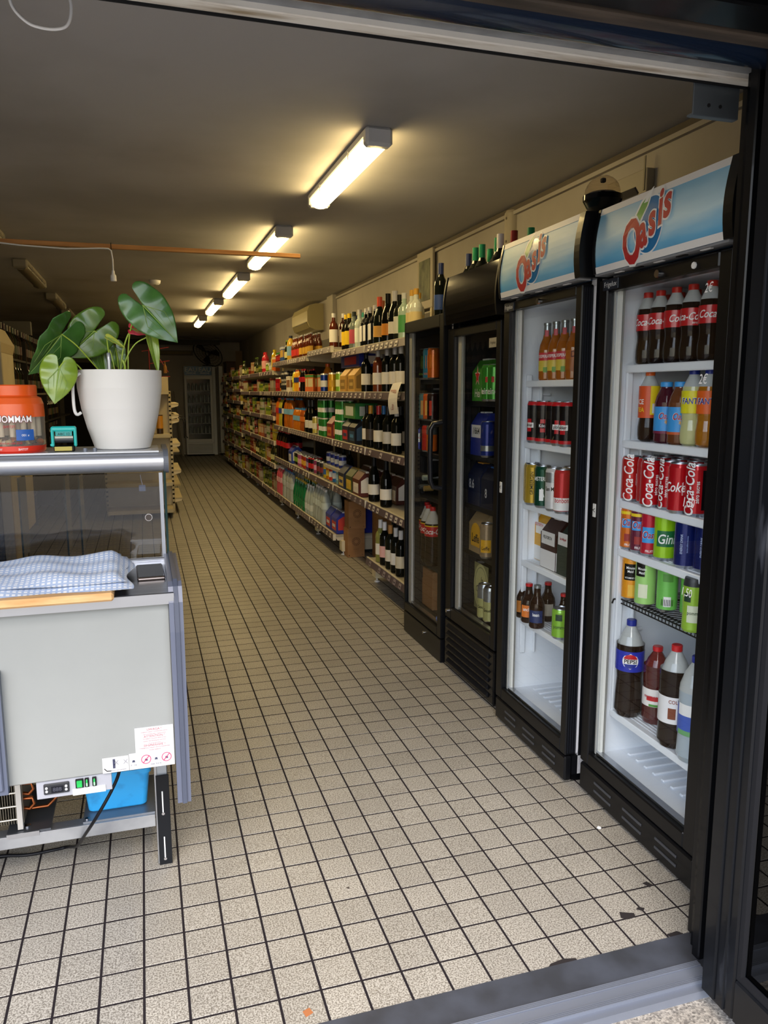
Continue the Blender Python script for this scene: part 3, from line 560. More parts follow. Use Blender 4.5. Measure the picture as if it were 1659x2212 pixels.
t=thing('wooden_board','pale wooden chopping board under the checked towel','board',(0,0,0),0); MB().box(-.62,-.127,.315,.60,.9005,.9215,grime('board_wood','d2ab78','b98b55',4,.5,stretch=(2,14,14)),.005).build('plank',t)
# towel: folded checked cloth
tw=M('dfe3ea',.9,key='checked_towel'); b=tw.node_tree.nodes['Principled BSDF']; tcn=N(tw,'ShaderNodeTexCoord'); 
rgb=[]
for ax,sc in (('X',55.0),('Y',55.0)):
    wv=N(tw,'ShaderNodeTexWave',wave_type='BANDS',bands_direction=ax,Scale=sc/2.2,Distortion=.6); L(tw,tcn.outputs['Object'],wv.inputs['Vector']); gt=N(tw,'ShaderNodeMath',operation='GREATER_THAN'); gt.inputs[1].default_value=.62; L(tw,wv.outputs[1],gt.inputs[0]); rgb.append(gt)
ad=N(tw,'ShaderNodeMath',operation='MAXIMUM'); L(tw,rgb[0].outputs[0],ad.inputs[0]); L(tw,rgb[1].outputs[0],ad.inputs[1])
mx=N(tw,'ShaderNodeMix',data_type='RGBA'); mx.inputs[6].default_value=lin('d9dce0'); mx.inputs[7].default_value=lin('a3b4d0'); L(tw,ad.outputs[0],mx.inputs[0]); L(tw,mx.outputs[2],b.inputs['Base Color'])
t=thing('kitchen_towel','folded blue and white checked towel on the counter','towel',(0,0,.922)); nx,ny=44,18
def sheet(x0,x1,y0,y1,z,th,seed,mat):
    rnd=R; mb=MB(); V=[];
    for lay in (0,1):
        for i in range(nx+1):
            for j in range(ny+1):
                u,v=i/nx,j/ny; x=x0+(x1-x0)*u+ (.010*math.sin(v*9+seed) if i==nx else 0); y=y0+(y1-y0)*v+.006*math.sin(u*11+seed)
                e=min(1,min(v,1-v)*7,(1-u)*16); e=max(e,0)**.5
                zz=z+(th*e if lay else 0)+ (.004*math.sin(u*17+v*3+seed)+.003*math.sin(v*21+u*5))*e*lay+ (.016*math.exp(-((v-.75)/.22)**2)*u*lay*e)
                V.append((x,y,zz))
    k=(nx+1)*(ny+1); F=[]
    for i in range(nx):
        for j in range(ny):
            a=i*(ny+1)+j; F.append((k+a,k+a+ny+1,k+a+ny+2,k+a+1))
    for j in range(ny): a=nx*(ny+1)+j; F.append((a,a+1,k+a+1,k+a)); F.append((j,j+1,k+j+1,k+j))
    for i in range(nx): a=i*(ny+1); F.append((a,a+ny+1,k+a+ny+1,k+a)); a+=ny; F.append((a,a+ny+1,k+a+ny+1,k+a))
    return mb.add(V,F,mat,True)
sheet(-.60,-.090,.345,.69,0,.014,1,tw).build('lower_fold',t); sheet(-.60,-.105,.365,.67,.013,.014,2.3,tw).build('upper_fold',t)
t=thing('phone','black phone with silver rim lying on the steel worktop','phone',(-.040,.59,.9005),.03); MB().box(-.036,.036,-.082,.082,0,.009,M('b5a79e',.2,1),.003).build('case',t); MB().box(-.033,.033,-.078,.078,.009,.0098,M('050506',.06),0).build('screen',t)
# ============================================================ PLANT POT, JAR, STAMP
t=thing('potted_anthurium','white pot with green anthurium leaves and one red flower','plant',(-.101,.87,1.2305))
MB().lathe([(0,.0),(.072,0),(.080,.003),(.098,.06),(.112,.12),(.1205,.18),(.122,.232),(.1195,.2325),(.1175,.20),(0,.19)],n=48,mat=M('dfdcd6',.42)).build('pot',t)
MB().lathe([(0,.2),(.118,.2)],n=30,mat=M('2e2218',.9)).build('soil',t)
MB().tube(smooth([(-.105,-.065,.222),(-.124,-.072,.20),(-.126,-.075,.13),(-.120,-.075,.105),(-.108,-.07,.110)],4),.0045,M('dedbd6',.4),8).build('pot_handle',t)
MB().lathe([(.006,.0),(.006,.055),(.0065,.06),(.005,.066),(0,.067)],(-.025,-.05,.215),14,M('a9acb0',.25,.6)).box(-.0275,-.0225,-.0565,-.0555,.225,.262,WHT).box(-.0275,-.0225,-.057,-.056,.225,.229,RED).build('water_gauge',t)
def leafmat(key,c1,c2,c3='6f8f2c'):
    m=grime(key,c1,c2,18,.28,0,lo=.3,hi=.75,coat=.35); return m
LG=leafmat('leaf_dark','30591f','4a7a34'); LM=leafmat('leaf_mid','44661c','587c26'); LY=leafmat('leaf_light','6c8a20','8ea534'); LR=grime('spathe','c8243c','e2566a',30,.25,coat=.5)
LO=[(.09,-.30),(.17,-.35),(.30,-.34),(.43,-.22),(.50,-.02),(.50,.20),(.44,.42),(.32,.64),(.18,.82),(.07,.94),(0,1.02)]
LI=[(.085,-.27),(.07,-.22),(.045,-.13),(.02,-.05),(0,.04),(0,.18),(0,.35),(0,.54),(0,.74),(0,.90),(0,1.01)]
def leaf(att,tip,w,side,mat,name='leaf',fold=.25,curl=.05,lobe=.34,T=(-.101,.87,1.2305)):
    """heart-shaped blade from the petiole joint to the tip; side = unit-ish vector across the blade"""
    A=Vector(att)-Vector(T); B=Vector(tip)-Vector(T); ax=B-A; ln=ax.length; ax/=ln; sd=Vector(side); sd=(sd-ax*sd.dot(ax)).normalized(); nm=ax.cross(sd); nu,nv=22,12; mb=MB(); V=[];F=[]
    for s in (-1,1):
        base=len(V)
        for i in range(nu+1):
            u=i/nu; q=u*(len(LO)-1); q0=min(int(q),len(LO)-2); f_=q-q0
            (xo,yo),(xi,yi)=[tuple(.5*(2*P_[q0][c]+(P_[q0+1][c]-P_[max(q0-1,0)][c])*f_+(2*P_[max(q0-1,0)][c]-5*P_[q0][c]+4*P_[q0+1][c]-P_[min(q0+2,len(LO)-1)][c])*f_*f_+(3*P_[q0][c]-P_[max(q0-1,0)][c]-3*P_[q0+1][c]+P_[min(q0+2,len(LO)-1)][c])*f_**3) for c in (0,1)) for P_ in (LO,LI)]
            if yo<0: yo*=lobe/.34
            if yi<0: yi*=lobe/.34
            for j in range(nv+1):
                v=j/nv; x=xi+(xo-xi)*v; y=yi+(yo-yi)*v
                h=fold*abs(x)*1.0-curl*(y-.2)**2*1.2-.25*x*x+.015*math.sin(y*14)*x*4
                V.append(tuple(A+ax*(y*ln)+sd*(x*s*w*1.0)+nm*(h*w)))
        for i in range(nu):
            for j in range(nv):
                a=base+i*(nv+1)+j; F.append((a,a+1,a+nv+2,a+nv+1))
    mb.add(V,F,mat,True); o=mb.build(name,t); md=o.modifiers.new('thick','SOLIDIFY'); md.thickness=.0008
    vn=MB(); P=[A+ax*(ln*y)+nm*(-curl*(y-.2)**2*1.2*w+.0012) for y in (0,.2,.4,.6,.8,.95)]; vn.tube(P,[.0016,.0014,.0012,.0009,.0006,.0003],M('8fb04a',.4),5)
    for s in (-1,1):
        for q in (.15,.33): vn.tube([A+nm*.001,A+ax*(ln*(q+.05))+sd*(s*w*q*.8)+nm*(fold*q*w*.75+.001),A+ax*(ln*(q+.42))+sd*(s*w*q*.55)+nm*(fold*q*w*.45+.001)],[.001,.0007,.0003],M('7d9c40',.4),4)
    vn.build('leaf_vein',o); return o
leaf((-.248,.80,1.561),(-.335,.79,1.447),.15,(.75,.40,.62),LG,fold=.3,lobe=.42)
leaf((-.164,.88,1.577),(-.245,.87,1.500),.128,(.62,.15,-.75),LM,fold=.12,lobe=.55)
leaf((-.025,.80,1.647),(.068,.80,1.545),.125,(.72,.12,.65),LG,fold=.12,lobe=.42)
leaf((-.256,.76,1.466),(-.273,.75,1.368),.098,(1,.1,-.1),LY,fold=-.12)
leaf((-.150,.95,1.535),(-.140,.94,1.440),.080,(1,.3,0),LM,fold=.2)
leaf((-.010,.86,1.590),(.012,.86,1.452),.040,(.9,.5,.1),LY,fold=.5,lobe=.06)
leaf((-.129,.83,1.556),(-.080,.84,1.527),.022,(.3,.7,.6),M('b8bf4a',.35,0,.3),fold=.6,lobe=.1)
leaf((-.109,.93,1.531),(-.096,.93,1.464),.055,(1,.2,.1),LM,fold=.2)
leaf((-.060,.86,1.583),(-.002,.865,1.572),.046,(.2,.6,.75),LR,'flower_spathe',fold=.35,lobe=.15)
ST=M('9db53a',.4,0,.2)
for P,r in (([(.025,0,.2),(.03,0,.30),(.045,-.03,.37),(.075,-.068,.417)],.0022),([(-.03,0,.2),(-.07,-.02,.25),(-.11,-.05,.30),(-.147,-.07,.331)],.002),([(-.01,.02,.2),(-.02,.02,.28),(-.045,.015,.33),(-.063,.01,.347)],.002),
    ([(.0,0,.2),(.012,0,.28),(.028,-.005,.33),(.043,-.01,.352)],.0024),([(.01,0,.2),(.02,0,.26),(.05,-.005,.31),(.091,-.01,.335),(.092,-.01,.358)],.002),([(-.09,-.05,.215),(-.11,-.08,.245),(-.135,-.10,.258),(-.155,-.11,.236)],.002),([(-.015,-.02,.2),(-.025,-.03,.28),(-.028,-.04,.326)],.0018),([(.0,.03,.2),(-.004,.05,.27),(-.008,.06,.3)],.0018),([(.012,-.01,.2),(.018,-.02,.24),(.012,-.02,.262)],.0035)):
    q=[Vector(p) for p in P]; MB().tube(smooth(q,5),r,ST,7).build('leaf_stem',t)
for s in (-1,1): MB().add([(.045,.0,.213),(.045+s*.010,-.004,.236),(.045+s*.018,0,.232),(.045+s*.016,.002,.214)],[(0,1,2,3)],M('a08a5e',.6)).build('ornament_wing',t)
# sweet jar
ORG=M('e65a16',.35,0,.3); t=thing('sweet_jar','clear sweet jar with orange lid and base band, left of the stamp','jar',(-.388,.82,1.2305))
MB().lathe([(0,0),(.074,0),(.078,.006),(.078,.020)],n=40,mat=M('d8301a',.35,0,.3)).build('base_band',t)
body=M('d9cfc4',.08,0,0,.85,key='clear_plastic',ior=1.12)
MB().lathe([(.078,.020),(.079,.10),(.078,.135),(.072,.152),(.060,.158)],n=40,mat=body).build('body',t)
MB().lathe([(.0795,.100),(.0785,.136),(.0725,.1525),(.061,.1585)],n=40,mat=ORG).build('printed_band',t)
MB().lathe([(.062,.158),(.063,.160),(.063,.186),(.060,.189),(0,.189)],n=40,mat=ORG).build('lid',t)
mb=MB(); WH=M('f3f1ee',.4)
mb.text('MAMMOUTH',CYL(.0806,-PI/2-.05,.094),.026,M('7a1410',.4),.8,0,.06,True).text('MAMMOUTH',CYL(.0812,-PI/2-.05,.094),.026,WH,.8,0,.01,True).text('TETINE',CYL(.0812,-PI/2-.05,.074),.010,RED,1,0,.01,True)
mb.text('TETINE',CYL(.0788,-PI/2-.5,.011),.008,WH,1,0,0,True).text('TETINE',CYL(.0788,-PI/2+.35,.011),.008,WH,1,0,0,True)
mb.lathe([(.0800,.036),(.0800,.066)],n=6,mat=M('2a5ca8',.4),a0=-PI/2+.15,a1=-PI/2+.75).text('Haribo' if 0 else 'x 100',CYL(.0808,-PI/2+.45,.05),.009,WH,1,0,0,True).text('Goût dans les bonbons!',CYL(.0806,-PI/2-.1,.029),.008,RED,.9,0,.01,True).build('print',t)
for k in range(34):
    a=R.uniform(0,2*PI); r=.068*math.sqrt(R.random()); z=.018+R.random()*.02*(1-.3*(r/.07)); mb=MB(); mb.lathe([(.0,-.010),(.007,-.007),(.010,0),(.007,.007),(0,.010)],(r*math.cos(a),r*math.sin(a),z+.004),8,M(('d8c79a','e8dfc8','4a2c1c','d9782e')[k%4],.5)); mb.build('sweet',t)
for k in range(12):
    a=k*PI/6; mb=MB(); mb.cyl((.055*math.cos(a),.055*math.sin(a),.045),.007,.10,M('efe6cf',.6),8); mb.build('sweet_stick',t)
# self inking stamp
TQ=M('28b8b0',.35,0,.3); t=thing('self_inking_stamp','turquoise and black self-inking stamp beside the sweet jar','stamp',(-.258,.79,1.2305),.05)
MB().box(-.028,.028,-.018,.018,0,.018,BLKG,.003).box(-.026,.020,-.0195,-.018,.003,.015,M('b9a94c',.5)).build('base',t)
MB().box(-.034,-.026,-.016,.016,.014,.066,TQ,.003).box(.026,.034,-.016,.016,.014,.066,TQ,.003).box(-.034,.034,-.016,.016,.058,.072,TQ,.004).box(-.037,-.026,-.017,.017,.016,.024,TQ,.002).box(-.022,.022,-.012,-.010,.045,.058,M('1d8f8a',.4)).build('frame',t)
MB().cyl((-.024,0,.034),.010,.048,M('2a2c30',.4),14,'x').box(-.024,.024,-.012,.012,.038,.044,M('b7b7a8',.4)).text('ABC 12',XZ(0,.050,-.0125),.010,BLK).build('ink_wheel',t)
# ============================================================ CENTRE ISLAND SHELVING
CRM=grime('cream_metal','c9bb96','b5a680',3,.45); CRD=M('40392f',.6)  # CRD: beige back panels darkened, shade behind the goods put into the colour
t=thing('island_shelving','cream metal shelving island, its empty end shelves facing the door','shelving',(0,0,0))
MB().box(-.47,.25,7.56,7.58,.10,1.56,CRM,.002).build('back_panel',t)
for x in (-.48,.24):
    u=MB().box(x,x+.03,7.53,7.60,.03,1.40 if x>0 else 1.56,CRM,.002)
    for k in range(26): u.box(x+.004,x+.026,7.5285,7.53,.12+k*.05,.14+k*.05,M('1d1a14',.8))
    u.cyl((x+.015,7.56,0),.02,.03,CRM,10).build('upright',t)
for z in (.10,.40,.93,1.40):
    MB().box(-.45,.24,7.20,7.56,z-.018,z,CRM,.002).box(-.45,.24,7.19,7.20,z-.035,z+.004,CRM,.001).prism([(7.20,z-.02),(7.56,z-.02),(7.56,z-.10),(7.25,z-.04)],.236,.24,CRM,'x').build('shelf',t)
for z in (.177,.50,.81,1.085,1.138,1.264):
    MB().box(.25,.355,7.60,8.55,z-.02,z,CRM,.002).prism([(.25,z-.02),(.355,z-.02),(.345,z-.035),(.25,z-.06)],7.60,7.605,M('ddd2b2',.5),'y').build('side_shelf',t)
MB().box(-.02,.25,7.60,12.0,.05,1.5,CRM).build('long_side',t)
for y in (9.0,10.4): MB().box(.25,.40,y,y+1.2,.15,.17,CRM).box(.25,.40,y,y+1.2,.6,.62,CRM).box(.25,.40,y,y+1.2,1.0,1.02,CRM).build('side_shelf',t)
MB().tube([(.37,7.7,1.12),(.42,7.7,1.10),(.43,7.7,1.05),(.43,7.7,.88),(.45,7.7,.86)],.006,BLK,6).tube([(.36,7.7,1.09),(.40,7.7,1.08),(.41,7.7,1.03),(.41,7.7,.86)],.006,BLK,6).build('wire_hook',t)
t=thing('snack_tin','tall amber and black printed tin on the island end shelf','tin',(.135,7.38,.93)); MB().lathe([(0,0),(.035,0,M('3a2a1c',.4)),(.035,.06,M('c98a2a',.4)),(.035,.20,M('3a2a1c',.4)),(.035,.21),(0,.21)],n=16).build('body',t)
t=thing('postcard_rack','red wire rack with a small bottle ornament above the island','rack',(0,0,0)); RW=M('8c1c1c',.4)
rk=MB().tube([(.06,8,1.56),(.06,8,2.02)],.006,RW,6).tube([(.06,8,1.97),(.27,8,1.62)],.005,RW,6).tube([(-.02,8,1.86),(.29,8,1.91)],.005,RW,6).tube([(.07,8,1.72),(.29,8,1.755)],.005,RW,6).tube([(.06,8,1.57),(.29,8,1.57)],.005,RW,6).build('frame',t)
MB().lathe([(0,-.13),(.02,-.13),(.02,-.06),(.008,-.03),(.008,0),(0,0)],(.235,8,1.74),10,M('9a6a2a',.3)).build('hanging_ornament',t)
# ============================================================ BACK OF THE SHOP
gw=M('e3e6e8',.4)
t=thing('water_fridge','tall pale glass-door fridge with blue headers at the back of the shop','fridge',(.835,15.6,0))
MB().box(0,.585,.03,.58,.04,1.93,gw,.005).build('cabinet',t)
h=MB().box(.01,.575,-.01,.03,1.735,1.92,M('1d6fae',.3),.003); hw=M('e9f1f6',.4)
for x in (.15,.435): h.text('EAU',XZ(x,1.85,-.0115),.13,hw,1.1).text('FRAÎCHE',XZ(x,1.775,-.0115),.05,hw)
h.build('header',t)
d=MB().box(.0,.05,0,.03,.30,1.71,gw,.004).box(.535,.585,0,.03,.30,1.71,gw,.004).box(.05,.535,0,.03,.30,.37,gw,.004).box(.05,.535,0,.03,1.65,1.71,gw,.004).build('door',t)
MB().box(.05,.535,.024,.028,.37,1.65,M('4a5156',.1,0,.8,key='back_fridge_glass')).build('glass_pane',d)
k=MB().box(0,.585,0,.03,.04,.29,gw,.004)
for q in range(7): k.box(.03,.555,-.004,0,.07+q*.03,.083+q*.03,M('8e9296',.4))
k.build('kick_plate',t)
for z in (.48,.70,.92,1.14,1.40): MB().box(.06,.525,.012,.022,z,z+.014,M('b6babd',.4)).build('shelf',t)
wb=M('8b979c',.15,0,.4)
for zi,z in enumerate((.494,.714,.934,1.154,1.414)):
    for q in range(6):
        x=.09+q*.08; t2=MB().lathe([(0,0),(.028,0),(.028,.10),(.012,.14),(.012,.16),(0,.16)],n=8,mat=wb).build('water_bottle',None,(.835+x,15.59,z)); t2.scale=(1,.25,1) if 0 else (1,1,1); t2.location.y=15.588
        tag(t2,'clear water bottle behind the glass of the back fridge, %s'%('bottom shelf','second shelf from the bottom','middle shelf','fourth shelf from the bottom','top shelf')[zi],'bottle','water bottles in the back fridge, shelf %s'%'abcde'[zi])
t=thing('tall_white_panel','narrow tall white panel right of the back fridge','panel',(1.44,15.85,0)); MB().box(0,.07,0,.3,0,1.93,gw,.003).box(.13,.21,-.2,.1,0.05,1.93,gw,.003).build('board',t); MB().box(.07,.13,.2,.3,0,1.9,M('7c7a76',.6)).build('recess',t)
t=thing('standing_fan','large black fan with round cage on top of the back fridge','fan',(1.36,15.80,1.932)); fc=Vector((0,-.05,.27))
def circ(r,y=0,tilt=.5,n=24): return [tuple(fc+Vector((r*math.cos(a*2*PI/n),y-r*math.sin(a*2*PI/n)*.25,r*.82*math.sin(a*2*PI/n)-.35*r*math.cos(a*2*PI/n)))) for a in range(n)]
f_=MB()
for r,rad in ((.30,.010),(.24,.003),(.18,.003),(.12,.003)): f_.tube(circ(r,-.03),rad,BLK,5,True)
c0=circ(.30,-.03,n=28); c1=circ(.04,-.09,n=28)
for a,b in zip(c0,c1): f_.tube([a,b],.0022,BLK,4)
f_.build('cage',t)
for k in range(3):
    a=k*2*PI/3+.4; v=[tuple(fc+Vector((r*math.cos(a+da),.0+.02*math.sin(da*3),r*.85*math.sin(a+da)-.3*r*math.cos(a+da)))) for r,da in ((.03,0),(.24,-.35),(.27,0),(.25,.35),(.1,.5))]; MB().add(v,[(0,1,2,3,4)],M('2a211b',.4)).build('blade',t)
MB().lathe([(0,-.08),(.05,-.07),(.06,0),(.05,.12),(0,.13)],tuple(fc),14,BLK,axis='y').build('motor_housing',t)
MB().tube([(0,0,0),(0,-.01,.14),(0,0,.25)],.018,BLK,8).cyl((0,0,0),.12,.02,BLK,20).build('stand',t)
t=thing('wooden_cabinet','brown wooden cabinet top behind the far end of the shelving','cabinet',(1.72,15.5,0)); MB().box(0,.34,0,.6,0,2.0,M('5a3e26',.5),.004).box(-.01,.35,-.01,.61,2.0,2.03,M('6b4a2c',.5),.003).build('carcass',t); MB().box(.2,.34,-.05,-.03,1.2,2.25,M('8a7350',.6)).build('leaning_board',t)
d=struct('door_2',MB().box(-1.62,-.84,YB-.04,YB,0,2.0,M('2a2018',.5),.003).box(-1.70,-1.62,YB-.05,YB,0,2.08,M('7c7467',.6)).box(-.84,-.76,YB-.05,YB,0,2.08,M('7c7467',.6)).box(-1.62,-.84,YB-.05,YB,2.0,2.08,M('7c7467',.6)),'dark brown door with pale frame in the back wall')
MB().cyl((-.95,YB-.07,1.05),.02,.03,CHR,12,'y').build('door_handle',d); MB().cyl((-1.2,YB-.043,1.62),.035,.004,M('8a8a88'),16,'y').build('door_sign',d)
t=thing('leaning_panel','pale board leaning beside the back fridge','panel',(.66,15.7,0)); MB().prism([(-.06,1.4),(-.04,1.4),(.12,0),(.08,0)],0,.03,M('8f897c',.6),'y').build('board',t)
# ============================================================ LEFT SIDE
t=thing('drinks_cooler','tall cream cooler with dark door at the left edge of the room','fridge',(-1.62,4.0,0)); MB().box(0,.70,.03,.65,0,1.66,CRM,.004).prism([(0,1.66),(.70,1.66),(.715,1.72),(.66,1.83),(0,1.88)],-.01,.65,M('b3a37c',.5),'y').box(.66,.72,-.012,.03,.1,1.72,M('8f8672',.5)).build('cabinet',t); MB().box(.05,.655,.0,.03,.12,1.66,M('14130f',.15,0,.4),.003).build('door',t); MB().box(.62,.64,-.02,0,1.1,1.45,M('a09a88',.4)).build('door_handle',t)
t=thing('counter_cabinet','cream cabinet with dark plinth, seen through the counter glass','cabinet',(-2.2,4.75,0)); MB().box(0,1.25,0,.7,.30,.80,CRM,.004).box(-.02,1.28,-.03,.72,.80,.83,M('5a5348',.5),.003).box(.05,1.18,.06,.7,0,.30,M('4c4a46',.6)).build('carcass',t)
for x in (.62,1.0): MB().box(x-.005,x,-.003,0,.31,.79,M('6e6450',.6)).build('panel_joint',t)
GL=[('1b2416','26381c'),('14110e','4e4a42'),('22140c','3c1614'),('161a1e','524e46'),('2a2010','5c4a22')]  # label tones darkened, dimness of the unlit left side put into the colour
def simple_bottle(c,l,h=.30,r=.037,cap=None):
    g_=M(c,.12,0,.4); q=M(l,.5); cp=M(cap or l,.35)
    return MB().lathe([(0,0,g_),(r,0),(r,h*.18,q),(r,h*.45,g_),(r,h*.62),(r*.5,h*.76),(r*.38,h*.82,cp),(r*.4,h),(0,h)],n=10)
protos=[simple_bottle(c,l).build('spirit_bottle',None,(0,0,-5)) for c,l in GL]
for p,(i,n_) in zip(protos,enumerate(('green bottle with green label','black bottle with pale label','brown bottle with dark red label','grey bottle with cream label','amber bottle with gold label'))): p['d']=n_
used=set()
def put(p,x,y,z,label,cat,group,rz=0):
    if p.name in used or p.location.z>-4: o=dup(p,(x,y,z),rz,label,group)
    else: o=p; o.location=(x,y,z); o.rotation_euler.z=rz; o['label']=label; o['group']=group
    used.add(p.name); o['category']=cat
    if 'd' in o and o is not p: del o['d']
    return o
for b in range(4):
    y0=5.6+b*1.55; t=thing('dark_wall_rack','dark bottle rack along the left wall, %s from the entrance'%('first','second','third','fourth')[b],'shelving',(-1.15,y0,0)); DK=M('2b2722',.6)
    MB().box(-.42,-.40,0,1.5,0,1.9,DK).box(-.42,0,0,.02,0,1.9,DK).build('carcass',t)
    for li,z in enumerate((.35,.70,1.05,1.38,1.70)):
        MB().box(-.40,0,.02,1.5,z-.02,z,DK if li!=3 else M('7d766a',.5)).build('shelf',t)
        if b<3:
            for q in range(9): k=(q+li+b*2)%5; put(protos[k],-1.20,y0+.1+q*.16,z,'%s on %s of %s left wall rack'%(protos[k].get('d') or GLN[k],('the lowest shelf','the second shelf','the middle shelf','the fourth shelf','the top shelf')[li],('the first','the second','the third')[b]),'bottle','left rack %d shelf %d kind %d'%(b,li,k)) if li>0 else None
            if b==0 and li==0: GLN=[p['d'] for p in protos]
t=thing('wall_box','small pale electrical box high at the left','box',(-1.55,8.5,2.05)); MB().box(0,.3,0,.1,0,.16,M('6d6a62',.5),.004).build('casing',t)
# ============================================================ RIGHT WALL SHELVING
SX=1.485; BW=M('cfc7b2',.45); RAIL=M('5c4f57',.4); CARD=[M('c9c2c0',.5),M('9b8f95',.5),M('b7adb0',.5)]; SHW=grime('shelf_metal','b9b3a3','a39c8b',4,.4)
BY=[2.72,3.75,4.76,5.77,6.80,7.84,8.90,9.98,11.06,12.15,13.25,14.35]
LV=[[1.715,1.39,.992,.605,.19],[1.715,1.39,.992,.605],[1.765,1.39,.992,.605,.175],[1.73,1.39,.992,.605,.17],[1.73,1.39,.992,.605,.165]]+[[1.64,1.39,1.09,.785,.50,.155]]*3+[[1.64,1.43,1.235,.988,.715,.46,.13]]*2+[[1.57,1.36,1.15,.93,.69,.42,.12]]
ORD=('nearest','second','third','fourth','fifth','sixth','seventh','eighth','ninth','tenth','farthest')
for b in range(11):
    y0,y1=BY[b],BY[b+1]; t=thing('wall_shelving_unit','beige metal wall shelving bay with price rails, %s from the black fridges'%ORD[b],'shelving',(SX,y0,0)); W=y1-y0
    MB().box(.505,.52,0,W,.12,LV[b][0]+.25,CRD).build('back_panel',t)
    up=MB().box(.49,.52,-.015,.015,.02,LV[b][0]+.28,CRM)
    up.box(.12,.49,-.014,.014,.035,.13,BW).box(.055,.12,-.046,.046,.035,.128,M('d9cfae',.5),.003).lathe([(.022,0),(.02,.008),(.006,.014),(.006,.035)],(.08,0,0),12,WHT)
    up.build('upright',t)
    for li,z in enumerate(LV[b]):
        s=MB().box(.01,.505,.003,W-.003,z-.022,z-.004,SHW); pr=[(.012,z-.022),(.5,z-.022),(.5,z-.085),(.40,z-.07),(.03,z-.05)]
        for ya in (.003,W-.007): s.prism(pr,ya,ya+.004,BW,'y')
        so=s.build('shelf',t)
        pr=MB().prism([(0,z+.003),(.012,z+.003),(.012,z-.046),(-.010,z-.046)],.004,W-.004,RAIL,'y').box(-.001,.013,.004,W-.004,z+.001,z+.006,BW)
        pr.box(-.011,.014,.0,.007,z-.048,z+.006,M('e3dcc6',.5)); pr.build('price_rail',so)
        if b<6:
            n=max(3,R.randint(6,9)-b//2); c0=None; mt=CARD[(b+li)%3]
            for q in range(n):
                if R.random()<.15: continue
                ln=.05 if b<3 else .07
                if c0 is None:
                    c0=MB().add([(-.0035,-ln/2,.016),(-.0035,ln/2,.016),(-.0125,ln/2,-.018),(-.0125,-ln/2,-.018)],[(0,1,2,3)],mt).box(-.0098,-.0092,-.015,.015,-.008,.002,M('4d464c')).build('price_card',so,(0,0,0)); c=c0
                else: c=c0.copy(); C.objects.link(c)
                c.location=(0,.06+(W-.12)*(q+.5)/n,z-.022)
# hanging price poster
t=thing('price_poster','white curled price poster with red writing hanging from the eye-level shelf','sign',(1.47,2.98,1.40)); pv=[];m_=M('d9d5cf',.6)
for i in range(9):
    u=i/8; z=-.19*u+.045; x=-.012-.05*math.sin(u*PI)*.4-.03*u; pv+=[(x,.06-.03*u,z),(x+.01,-.09-.03*u,z+.01)]
pm_=MB().add(pv,[(2*i,2*i+1,2*i+3,2*i+2) for i in range(8)],m_); rf=lambda u,v:(-.026-.004,-.03-u,-.055+v)
pm_.build('paper',t); MB().text('promo',lambda u,v:(-.034,-.02-u,.0+v),.05,M('b0402e'),.8,.3).text('7,50',lambda u,v:(-.045,-.03-u,-.10+v),.05,M('8c2030'),.7).build('writing',t)
